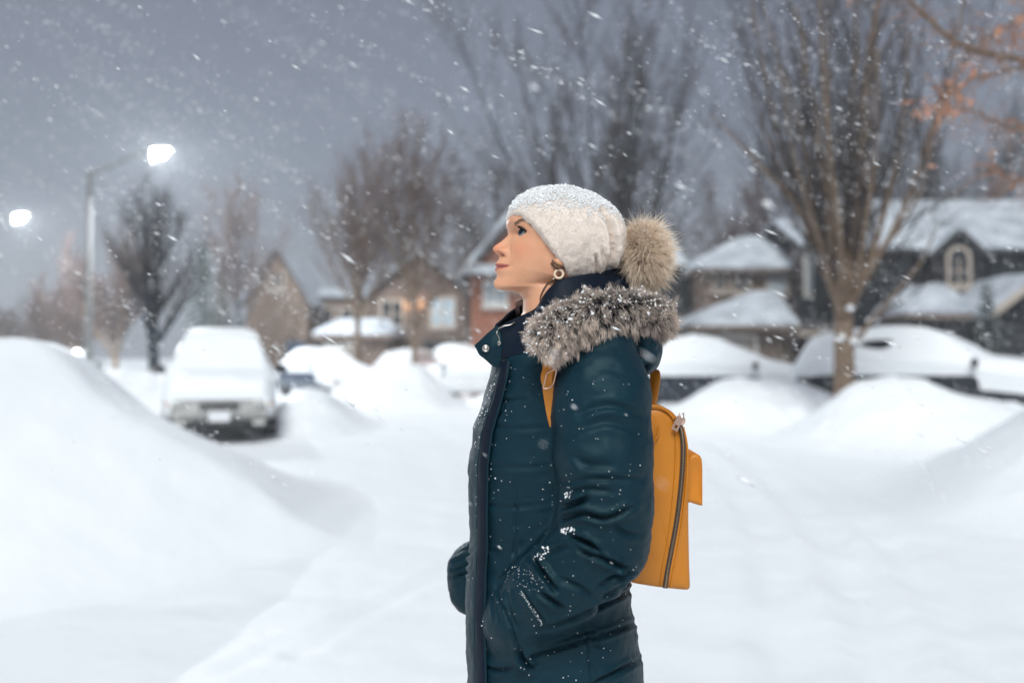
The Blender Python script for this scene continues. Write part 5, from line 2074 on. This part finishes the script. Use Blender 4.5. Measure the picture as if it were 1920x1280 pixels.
rg = np.random.default_rng(12)
trim_c = PN([(1019, 646, 1.672), (1032, 630, 1.668), (1052, 614, 1.675), (1086, 600, 1.690), (1128, 590, 1.71), (1176, 584, 1.76), (1218, 592, 1.85), (1226, 598, 1.95), (1215, 588, 2.05), (1140, 585, 2.11), (1070, 605, 2.12), (1030, 630, 2.12)])
tc_ = catmull(trim_c, 140)
trr = np.interp(np.linspace(0, 1, 140), [0, .06, .2, .5, .62, 1], [.013, .022, .026, .030, .030, .026])
m_ = MB()
m_.tube(tc_, trr * .92, 14)
base = m_.build('fur_trim', M['coat_dark'], coat)
nH = 26000
ti = np.clip((rg.beta(1.0, 1.35, nH) * 139), 0, 138.9)
i0 = ti.astype(int)
cp = tc_[i0] + (tc_[i0 + 1] - tc_[i0]) * (ti - i0)[:, None]
tg = tc_[np.minimum(i0 + 2, 139)] - tc_[np.maximum(i0 - 1, 0)]
tg /= np.linalg.norm(tg, axis=1, keepdims=True)
rv = rg.normal(size=(nH, 3))
rv -= tg * (rv * tg).sum(1, keepdims=True)
rv /= np.linalg.norm(rv, axis=1, keepdims=True)
roots = cp + rv * trr[i0][:, None] * .9
flow = np.array([0.0, -.05, -.42])[None] * (rv[:, 2:3] < .45) + np.array([.0, 0, .05])[None] - tg * .35
Ls = fur(rg, roots, rv, .027, 0, flow, .24, 22, .85, 6, .22)
m_ = MB()
m_.strands(Ls, np.array([.00042, .00042, .0004, .00034, .00024, .00008]))
m_.build('fur', M['trim'], base, attr=True)
up_i = np.where((rv[:, 2] > .1) & (rg.uniform(size=nH) < .115))[0]
pk = Ls[up_i, rg.integers(2, 6, len(up_i))]
m_ = MB()
m_.lumps(pk + rg.normal(size=pk.shape) * .0012, np.abs(rg.normal(size=len(pk))) * .0011 + .0009, 3)
fr_i = np.where((i0 < 14) & (rg.uniform(size=nH) < .05))[0]
m_.lumps(Ls[fr_i, 4], rg.uniform(.001, .0026, len(fr_i)), 4)
m_.build('snow_crumbs', M['snow_fine'], base)

# ---------------------------------------------------------------- hat
oc = np.array([(1062, 445)], float)
OUT = np.array([(949, 448), (950, 418), (956, 394), (972, 374), (1000, 359), (1045, 353), (1090, 360), (1128, 377), (1156, 402), (1171, 440), (1169, 480), (1145, 518), (1078, 545), (1000, 535), (957, 490)], float)
an = np.arctan2(OUT[:, 1] - 445, OUT[:, 0] - 1062)
ra = np.hypot(OUT[:, 0] - 1062, OUT[:, 1] - 445)
o_ = np.argsort(an)
an, ra = an[o_], ra[o_]
an = np.concatenate([an - 2 * math.pi, an, an + 2 * math.pi])
ra = np.tile(ra, 3)
hh = 0.0022
ax = [np.arange(-.03, .235, hh), np.arange(1.745, 2.0, hh), np.arange(1.47, 1.71, hh)]
Pt = np.stack(np.meshgrid(*ax, indexing='ij'), -1)
cxw = P(1062, 445, YH)
ux = (Pt[..., 0] - cxw.x) * 1000
uz = -(Pt[..., 2] - cxw.z) * 1000
yy = Pt[..., 1] - (YH - .002) - .12 * (Pt[..., 0] - cxw.x) * 0
r_out = np.interp(np.arctan2(uz, ux), an, ra)
n_ = 2.25
W_ = .0865 + .0 * ux
Dh = ((np.hypot(ux, uz) / r_out) ** n_ + (np.abs(yy) / W_) ** n_) ** (1 / n_) - 1
Dh = Dh * .085
sh3 = Pt.shape[:3]
a3, l3, h3_ = w2hl(Pt.reshape(-1, 3))
EPX = [(1172, 474, 1.84), (1165, 486, 1.82), (1140, 504, 1.80), (1117, 513, 1.79), (1090, 523, 1.785), (1078, 528, 1.785), (1071, 525, 1.785), (1050, 496, 1.785), (1022, 456, 1.785), (995, 421, 1.79), (981, 408.5, 1.80), (970, 403.5, 1.815), (958, 404, 1.835), (951, 409, 1.85)]
EPX = [(x + (8 if 990 < x < 1100 else (6 if x <= 990 and x > 960 else 0)), y + (2 if 1000 < x < 1080 else 0), d) for x, y, d in EPX]
EA, EL, EH = w2hl(PN(EPX))
eo = np.argsort(EA)
edge_n = np.stack([EA[eo], EH[eo]], 1)
EL = EL[eo]
edge_n = np.vstack([edge_n[:1] + [-15, 12], edge_n, edge_n[-1:] + [25, -4]])
EL = np.concatenate([EL[:1], EL, EL[-1:]])
he = np.interp(a3, edge_n[:, 0], edge_n[:, 1]) - np.interp(a3, [-60, 0, 50, 80], [.02, .06, .20, .27]) * (np.interp(a3, edge_n[:, 0], EL) - l3)
Dc = ((he - h3_) * .001 * .8).reshape(sh3)
kk = .004
Dh = -smin(-Dh, -Dc, kk)
V, Q = surface_nets(Dh, (ax[0][0], ax[1][0], ax[2][0]), hh)
N = vert_normals(V, Q)
V = V + N * (.0011 * fbm(V * 75, 3, 91) + .0014 * fbm(V * 22, 2, 93))[:, None]
N = vert_normals(V, Q)
V = crease(V, N, [([(1138, 508), (1145, 485), (1147, 460), (1142, 425), (1128, 398)], 4.5, .011), ([(1118, 514), (1119, 498), (1117, 478)], 2.6, .007),
                  ([(1160, 492), (1166, 460), (1160, 425), (1146, 396)], 3.5, .005), ([(1128, 510), (1131, 490), (1130, 465)], 3, .004), ([(1080, 400), (1105, 430), (1112, 460)], 6, .002)], N[:, 1] < .3)
N = vert_normals(V, Q)
hm = make_mesh('knit_hat', V, Q)
hm.materials.append(M['wool'])
hat = link('knit_hat', hm, person)
# rolled hem and wool fuzz
ah, lh, hh_ = w2hl(V)
hem = np.abs(hh_ - (np.interp(ah, edge_n[:, 0], edge_n[:, 1]) - np.interp(ah, [-60, 0, 50, 80], [.02, .06, .20, .27]) * (58 - lh))) < 2.0
rg = np.random.default_rng(31)
pick = rg.choice(len(V), 9000)
fl_ = rg.uniform(.002, .0055, len(pick))
dd = N[pick] + rg.normal(size=(len(pick), 3)) * .7
dd /= np.linalg.norm(dd, axis=1, keepdims=True)
Lf = np.stack([V[pick], V[pick] + dd * fl_[:, None] * .6, V[pick] + dd * fl_[:, None] + rg.normal(size=(len(pick), 3)) * .0008], 1)
m_ = MB()
m_.strands(Lf, np.array([.00018, .00015, .00006]))
m_.build('wool_fuzz', M['wool'], hat)
# snow caught on the crown
hp = proj(V)
topw = smooth(.0, .75, N[:, 2]) * smooth(455, 372, hp[:, 1])
w = topw + .035
w = w * (V[:, 1] < 1.99) * (hp[:, 1] < 520)
pick = rg.choice(len(V), 18000, p=w / w.sum())
sz = np.abs(rg.normal(size=len(pick))) * .0007 + .0006
sz *= .6 + .55 * topw[pick]
m_ = MB()
m_.lumps(V[pick] + rg.normal(size=(len(pick), 3)) * .0011 + N[pick] * (sz * .4 + .0018 * topw[pick] * rg.uniform(0, 1, len(pick)))[:, None], sz, 9)
m_.build('snow_crumbs', M['snow_fine'], hat)
# pompom
rg = np.random.default_rng(41)
pc = np.array(P(1206, 477, YH + .01))
m_ = MB()
m_.ball(pc, (.030, .032, .042), 18, 12, .1, 3)
pom = m_.build('pompom', M['pompom'], hat)
nH = 17000
dv = rg.normal(size=(nH, 3))
dv /= np.linalg.norm(dv, axis=1, keepdims=True)
roots = pc + dv * np.array([.026, .031, .041])
flow = np.array([.28, 0, -.22])[None] + np.zeros((nH, 3))
Lp = fur(rg, roots, dv, .030, 0, flow, .30, 16, .65, 6, .08)
long_ = rg.uniform(size=nH) < .26
Lp[long_] = roots[long_][:, None] + (Lp[long_] - roots[long_][:, None]) * 1.5
m_ = MB()
m_.strands(Lp, np.array([.0004, .0004, .00036, .0003, .0002, .00007]))
m_.build('fur', M['pompom'], pom, attr=True)
ui = np.where((dv[:, 2] > .35) & (rg.uniform(size=nH) < .05))[0]
m_ = MB()
m_.lumps(Lp[ui, 4], rg.uniform(.0006, .0018, len(ui)), 7)
m_.build('snow_crumbs', M['snow_fine'], pom)

# ---------------------------------------------------------------- earring
ep, en = SKIN.hit(1046, 506, .004)
if ep is None:
    ep = hl2w(-3, 76, -38)
ec = np.array(P(1048, 514, float(ep[1]) - .004))
m_ = MB()
m_.torus(ec, (1, 0, 0), (0, .15, 1), .0076, .0026, 32, 10)
ear = m_.build('earring', M['horn'], person)
m_ = MB()
for i in range(22):
    x = ec[0] + rg.uniform(-.010, .010)
    p0 = np.array([ec[0] + rg.uniform(-.004, .004), ec[1], ec[2] - .010])
    p1 = np.array([x, ec[1] + rg.uniform(-.004, .004), ec[2] - .036 - rg.uniform(0, .008)])
    m_.tube([p0, p0 * .5 + p1 * .5 + [rg.normal() * .002, 0, 0], p1], .0011, 5)
m_.build('tassel', M['coat_dark'], ear)
m_ = MB()
for px, py, r in ((1038, 523, .0017), (1036.5, 536.5, .0021), (1055, 527, .0018), (1051, 533, .0014), (1060, 541, .0017), (1047, 543, .0015)):
    m_.ball(P(px, py, float(ec[1]) - .006), r, 10, 7)
m_.build('bead', M['silver'], ear)

# ---------------------------------------------------------------- snow on the coat
rg = np.random.default_rng(51)
cand = []


def scatter_box(n, x0, x1, y0, y1, r0, r1):
    for _ in range(n):
        p, nn = COAT.hit(rg.uniform(x0, x1), rg.uniform(y0, y1), .0006)
        if p is not None and p[1] < 1.95:
            cand.append((p, rg.uniform(r0, r1)))


scatter_box(170, 885, 1200, 690, 1275, .0005, .0013)
scatter_box(70, 890, 930, 700, 900, .0008, .0020)
scatter_box(70, 893, 907, 900, 1270, .0007, .0018)
scatter_box(26, 1052, 1083, 989, 1000, .0012, .0030)
scatter_box(14, 1016, 1030, 1022, 1040, .001, .0030)
scatter_box(14, 1000, 1020, 1038, 1052, .0008, .0020)
scatter_box(16, 1060, 1070, 922, 934, .001, .0024)
scatter_box(60, 945, 1030, 1060, 1110, .0004, .0011)
for t in np.linspace(0, 1, 60):
    p, nn = COAT.hit(977 + 40 * t + rg.normal() * 1.2, 1110 + 60 * t + rg.normal() * 1.5, .0006)
    if p is not None:
        cand.append((p, rg.uniform(.0005, .0011)))
scatter_box(40, 900, 960, 676, 780, .0006, .0016)
m_ = MB()
m_.lumps(np.array([c_[0] for c_ in cand]), np.array([c_[1] for c_ in cand]), 5)
m_.build('snow_crumbs', M['snow_fine'], coat)

# ---------------------------------------------------------------- trousers and boots (below the frame)
for sg in (-1, 1):
    hipj = np.array([P(1052, 1240, YB).x, YB + sg * .09, .62])
    m_ = MB()
    m_.tube(catmull([hipj, (hipj[0] - .015, YB + sg * .095, .46), (hipj[0] + .02, YB + sg * .10, .20)], 20), np.linspace(.095, .062, 20), 18)
    m_.build('trouser_leg', M['trouser'], person)
    a = np.array([hipj[0] + .02, YB + sg * .10, 0])
    m_ = MB()
    m_.tube(catmull([a + [0, 0, .30], a + [0, 0, .18], a + [0, 0, .10]], 10), np.linspace(.070, .056, 10), 18)
    m_.ball(a + [-.065, 0, .052], (.135, .048, .055), 18, 12)
    bt = m_.build('boot', M['boot'], person)
    m_ = MB()
    m_.ball(a + [-.065, 0, .016], (.142, .053, .022), 18, 8)
    m_.build('sole', M['rubber'], bt)

# ---------------------------------------------------------------- backpack
Yn = 1.800
bp_ = thing('backpack', tuple(P(1240, 1100, 1.92)), 'mustard yellow leather backpack worn on the back of the person', 'backpack')
ol = [(1186, 772), (1205, 763), (1228, 759.5), (1246, 763), (1264, 772), (1280, 792), (1289, 822), (1292.5, 860), (1293.5, 920), (1294, 1000), (1295.5, 1070), (1297, 1104), (1296.5, 1107.5), (1294, 1109),
      (1270, 1107), (1230, 1102.5), (1195, 1097), (1181, 1094), (1179, 1091), (1176, 1040), (1174, 960), (1174, 880), (1177, 810)]
_o = np.array(ol + [ol[0]], float)
_s = np.concatenate([[0], np.cumsum(np.linalg.norm(np.diff(_o, axis=0), axis=1))])
_t = np.linspace(0, _s[-1], 221)[:-1]
oc_ = np.stack([np.interp(_t, _s, _o[:, 0]), np.interp(_t, _s, _o[:, 1])], 1)
for _ in range(2):
    oc_ = .5 * oc_ + .25 * np.roll(oc_, 1, 0) + .25 * np.roll(oc_, -1, 0)
sc_ = Yn / FPX
cen = oc_.mean(0)


def pk_loop(Y, inset):
    q = cen + (oc_ - cen) * np.array([1 - inset / .062, 1 - inset / .175])
    base = np.array([tuple(P(x, y, Yn)) for x, y in q])
    base[:, 1] = Y
    return base


loops = [pk_loop(Yn - .004, .040), pk_loop(Yn - .0035, .022), pk_loop(Yn - .001, .010), pk_loop(Yn + .002, .005), pk_loop(Yn + .007, .0015), pk_loop(Yn + .014, 0), pk_loop(1.92, -.003), pk_loop(2.03, 0), pk_loop(2.04, .005), pk_loop(2.044, .02)]
m_ = MB()
m_.grid(np.array(loops), cv=True, caps=True)
bb = m_.build('body', M['leather'], bp_)
mod(bb, 'SUBSURF', levels=1, render_levels=1)
yz = Yn - .0045
m_ = MB()
for pts in ([(1205, 764), (1228, 761), (1243, 766), (1258, 778), (1266, 800), (1267, 860), (1262, 930), (1254, 1000), (1243, 1060), (1239, 1098)],
            [(1281, 800), (1288, 836), (1288.5, 880), (1283, 950), (1272, 1020), (1262, 1070), (1258, 1102)]):
    p = catmull(PN([(x, y, yz + .001) for x, y in pts]), 60)
    m_.tube(p, .0022, 8)
m_.build('piping', M['leather'], bp_)
# zip: tape, teeth, pull
zp = catmull(PN([(x, y, yz) for x, y in [(1266, 784), (1276, 800), (1280.5, 830), (1280, 870), (1276, 920), (1269, 975), (1260, 1025), (1251.5, 1070), (1247, 1102)]]), 130)
m_ = MB()
m_.ribbon(zp, (1, 0, 0), .0088, .0025)
zt = m_.build('zipper', M['zip_tape'], bp_)
m_ = MB()
for i in range(16, 129):
    t = unit(zp[min(i + 1, 129)] - zp[i - 1])
    s = np.array([-t[2], 0, t[0]])
    c = zp[i] + [0, -.0016, 0]
    b_ = [c + s * sx * .0019 + t * sy * .0006 for sx, sy in ((-1, -1), (1, -1), (1, 1), (-1, 1))]
    m_.hexa([q + [0, .001, 0] for q in b_], [q - [0, .0012, 0] for q in b_])
m_.build('teeth', M['brass_dark'], zt)
m_ = MB()
c0, c1 = np.array(P(1276.5, 781, yz - .006)), np.array(P(1264, 806, yz - .009))
t = unit(c1 - c0)
s = np.array([-t[2], 0, t[0]])
q = lambda u, v, d: c0 + t * u + s * v + np.array([0, d, 0])
w_, L_p = .0062, float(np.linalg.norm(c1 - c0))
for u0, u1, v0, v1 in ((0, L_p * .62, -w_, w_), (L_p * .62, L_p * .85, -w_, -w_ * .4), (L_p * .62, L_p * .85, w_ * .4, w_), (L_p * .85, L_p, -w_, w_)):
    m_.hexa([q(u0, v0, .001), q(u1, v0, .001), q(u1, v1, .001), q(u0, v1, .001)], [q(u0, v0, -.001), q(u1, v0, -.001), q(u1, v1, -.001), q(u0, v1, -.001)])
m_.ball(np.array(P(1279, 788, yz - .003)), (.006, .004, .009), 12, 8)
m_.torus(np.array(P(1278, 778, yz - .005)), (1, 0, 0), (0, 0, 1), .004, .0011, 18, 8)
m_.build('zip_pull', M['brass'], zt, smooth=False)
m_ = MB()
m_.lumps(np.array([P(1278 + rg.uniform(-6, 9), 777 + rg.uniform(-7, 8), yz - .006) for _ in range(12)]), .0012, 3)
m_.build('snow_crumbs', M['snow_fine'], zt)
# front pocket
po = catmull(np.array([(1288, 872), (1291, 860), (1298, 853), (1307, 851), (1314, 856), (1317, 868), (1317.5, 900), (1317.5, 944), (1316, 947.5), (1312, 947), (1296, 942), (1289, 938), (1287, 900), (1288, 872)], float), 70)[:-1]
ctr = po.mean(0)
lp = []
for Y, k in ((1.826, .80), (1.824, .93), (1.829, 1.0), (1.92, 1.02), (2.01, 1.0), (2.016, .9)):
    b_ = np.array([tuple(P(*(ctr + (p_ - ctr) * k), 1.826)) for p_ in po])
    b_[:, 1] = Y
    lp.append(b_)
m_ = MB()
m_.grid(np.array(lp), cv=True, caps=True)
m_.build('front_pocket', M['leather'], bp_)
# carrying loop and straps
m_ = MB()
lpth = catmull(PN([(1196, 812, yz), (1210, 834, yz - .002), (1222, 831, yz - .004), (1232, 818, yz - .004), (1236, 800, yz - .002)]), 30)
m_.tube(lpth, .0022, 8)
m_.build('carry_loop', M['leather'], bp_)
m_ = MB()
sp = catmull(PN([(1075, 610, 1.71), (1050, 640, 1.690), (1033, 676, 1.690), (1029, 710, 1.695), (1033, 750, 1.701), (1042, 795, 1.710), (1060, 850, 1.735), (1105, 960, 1.76), (1160, 1060, 1.79), (1190, 1085, 1.82)]), 70)
sd = np.tile(np.array([.92, -.30, .18]), (70, 1))
m_.ribbon(sp, sd, .024, .0038)
st_ = m_.build('shoulder_strap', M['leather'], bp_)
m_ = MB()
sp2 = catmull(PN([(1031, 684, 1.682), (1025, 706, 1.683), (1028, 724, 1.688)]), 14)
m_.ribbon(sp2, (.9, -.35, .1), .021, .004)
m_.build('strap_tab', M['leather'], st_)
m_ = MB()
bk = PN([(1025, 700, 1.677), (1042, 692, 1.675), (1040, 710, 1.676), (1034, 724, 1.678), (1020, 728, 1.679), (1022, 714, 1.678)])
m_.tube(catmull(np.vstack([bk, bk[:1]]), 40), .0013, 8)
m_.build('buckle', M['brass'], st_)
m_ = MB()
sp = catmull(PN([(1110, 615, 2.06), (1170, 650, 2.02), (1215, 690, 1.97), (1228, 700, 1.94), (1226, 730, 1.92), (1219, 765, 1.90), (1212, 800, 1.90)]), 50)
m_.ribbon(sp, (1, -.25, .12), .0205, .004)
m_.build('shoulder_strap', M['leather'], bp_)
# ---------------------------------------------------------------- falling snow
rg = np.random.default_rng(101)
wind = unit(np.array([.80, -.18, -.50]))
C, S = [], []
n = 26000
yy = 1.9 + 34 * rg.uniform(size=n) ** 1.15
xx = rg.uniform(-1, 1, n) * (.60 * yy + .4)
zz = CAMZ + rg.uniform(-.12, .42, n) * yy
# gusts: part of the flakes travels in loose wind-borne streamers
nf_ = 420
ys_ = rg.uniform(2.6, 16, nf_)
s0 = np.stack([rg.uniform(-1, 1, nf_) * .62 * ys_, ys_, CAMZ + rg.uniform(-.05, .42, nf_) * ys_], 1)
gl_, gi_ = [], 120
for k in range(nf_):
    t_ = rg.uniform(0, 1, gi_)
    gl_.append(s0[k] + wind * (t_ * (.16 + .05 * ys_[k]) * rg.uniform(1.5, 4))[:, None] + rg.normal(size=(gi_, 3)) * (.004 + .0030 * ys_[k]))
gl_ = np.vstack(gl_)
xx, yy, zz = np.append(xx, gl_[:, 0]), np.append(yy, gl_[:, 1]), np.append(zz, gl_[:, 2])
nn_ = 110
yn_ = rg.uniform(.75, 1.55, nn_)
xx, yy, zz = np.append(rg.uniform(-.55, .55, nn_) * yn_, xx), np.append(yn_, yy), np.append(CAMZ + rg.uniform(-.36, .36, nn_) * yn_, zz)
keepm = (zz > .1) & ((yy > 2.3) | (yy < 1.6))
C = np.stack([xx, yy, zz], 1)[keepm]
q_ = proj(C)
C = C[~((C[:, 1] < 1.7) & (np.abs(q_[:, 0] - 1000) < 110) & (np.abs(q_[:, 1] - 490) < 120))]
n = len(C)
sz = (.0007 + rg.exponential(size=n) * .0009) * (.55 + .04 * C[:, 1])
sz[-nf_ * gi_ // 2:] *= .62
O = np.array([(1, 0, 0), (-1, 0, 0), (0, 1, 0), (0, -1, 0), (0, 0, 1), (0, 0, -1)], float)
A1 = wind[None] + rg.normal(size=(n, 3)) * .10
A1 /= np.linalg.norm(A1, axis=1, keepdims=True)
B1 = np.cross(A1, rg.normal(size=(n, 3)))
B1 /= np.linalg.norm(B1, axis=1, keepdims=True)
C1 = np.cross(A1, B1)
el = rg.uniform(2.0, 7.0, n)
Vv = C[:, None] + (O[None, :, 0:1] * A1[:, None] * el[:, None, None] + O[None, :, 1:2] * B1[:, None] + O[None, :, 2:3] * C1[:, None] * .7) * (sz[:, None, None] * rg.uniform(.7, 1.3, (n, 6, 1)))
T = np.array([(0, 2, 4), (2, 1, 4), (1, 3, 4), (3, 0, 4), (2, 0, 5), (1, 2, 5), (3, 1, 5), (0, 3, 5)])
m_ = MB()
m_.add(Vv.reshape(-1, 3), T=(T[None] + (np.arange(n) * 6)[:, None, None]).reshape(-1, 3))
fs = m_.build('falling_snow', M['snow_fine'])
tag(fs, 'wind-driven snowflakes filling the air', 'snowflakes', kind='stuff')

# ---------------------------------------------------------------- haze
hz_m = bpy.data.materials.new('haze')
hz_m.use_nodes = True
nt = hz_m.node_tree
nt.nodes.clear()
out = nt.nodes.new('ShaderNodeOutputMaterial')
pv = nt.nodes.new('ShaderNodeVolumePrincipled')
pv.inputs['Color'].default_value = (0.90, 0.93, 0.96, 1)
pv.inputs['Density'].default_value = HAZE
pv.inputs['Anisotropy'].default_value = 0.25
nt.links.new(pv.outputs[0], out.inputs['Volume'])
mb = MB()
mb.box(-236, 236, -96, 336, -1.6, 24)
hz_o = mb.build('haze', hz_m, None, False)
tag(hz_o, 'snowy winter haze hanging over the street', 'haze', kind='stuff')

# ---------------------------------------------------------------- sky and sun
w = bpy.data.worlds.new('World')
SC.world = w
w.use_nodes = True
nt = w.node_tree
bg = nt.nodes['Background']
sky = nt.nodes.new('ShaderNodeTexSky')
sky.sky_type = 'NISHITA'
sky.sun_disc = False
sky.sun_elevation = SUN_EL
sky.sun_rotation = SUN_AZ
sky.altitude = 100
sky.air_density = 1.0
sky.dust_density = 4.0
mx = nt.nodes.new('ShaderNodeMix')
mx.data_type = 'RGBA'
mx.inputs[0].default_value = 0.86          # overcast: the cloud deck hides most of the clear sky
nt.links.new(sky.outputs[0], mx.inputs[6])
mx.inputs[7].default_value = (SKY_COL[0], SKY_COL[1], SKY_COL[2], 1)
nt.links.new(mx.outputs[2], bg.inputs['Color'])
bg.inputs['Strength'].default_value = SKY_STR
sd = bpy.data.lights.new('sun', 'SUN')
sd.energy = SUN_E
sd.angle = R(24)
sd.color = (0.96, 1.0, 0.985)
so = bpy.data.objects.new('sun', sd)
COL.objects.link(so)
# sun_rotation is measured clockwise from +Y seen from above
dx, dy, dz = math.sin(SUN_AZ) * math.cos(SUN_EL), math.cos(SUN_AZ) * math.cos(SUN_EL), math.sin(SUN_EL)
so.rotation_euler = Vector((dx, dy, dz)).to_track_quat('Z', 'Y').to_euler()

SC.render.engine = 'CYCLES'
SC.cycles.use_denoising = True
SC.cycles.max_bounces = 6
SC.cycles.diffuse_bounces = 4
SC.cycles.glossy_bounces = 3
SC.cycles.transmission_bounces = 2
SC.cycles.volume_bounces = 1
SC.cycles.sample_clamp_indirect = 6.0
SC.view_settings.view_transform = 'Standard'
SC.view_settings.look = 'None'
SC.view_settings.exposure = EXPO
SC.view_settings.gamma = 1.0
SC.view_settings.use_curve_mapping = False

# snow caught in fur, wool and twigs is uncountable  (crumb_kind)
for o in bpy.data.objects:
    if o.name.split('.')[0] in ('snow_crumbs', 'lodged_snow', 'fur', 'wool_fuzz'):
        o['kind'] = 'stuff'
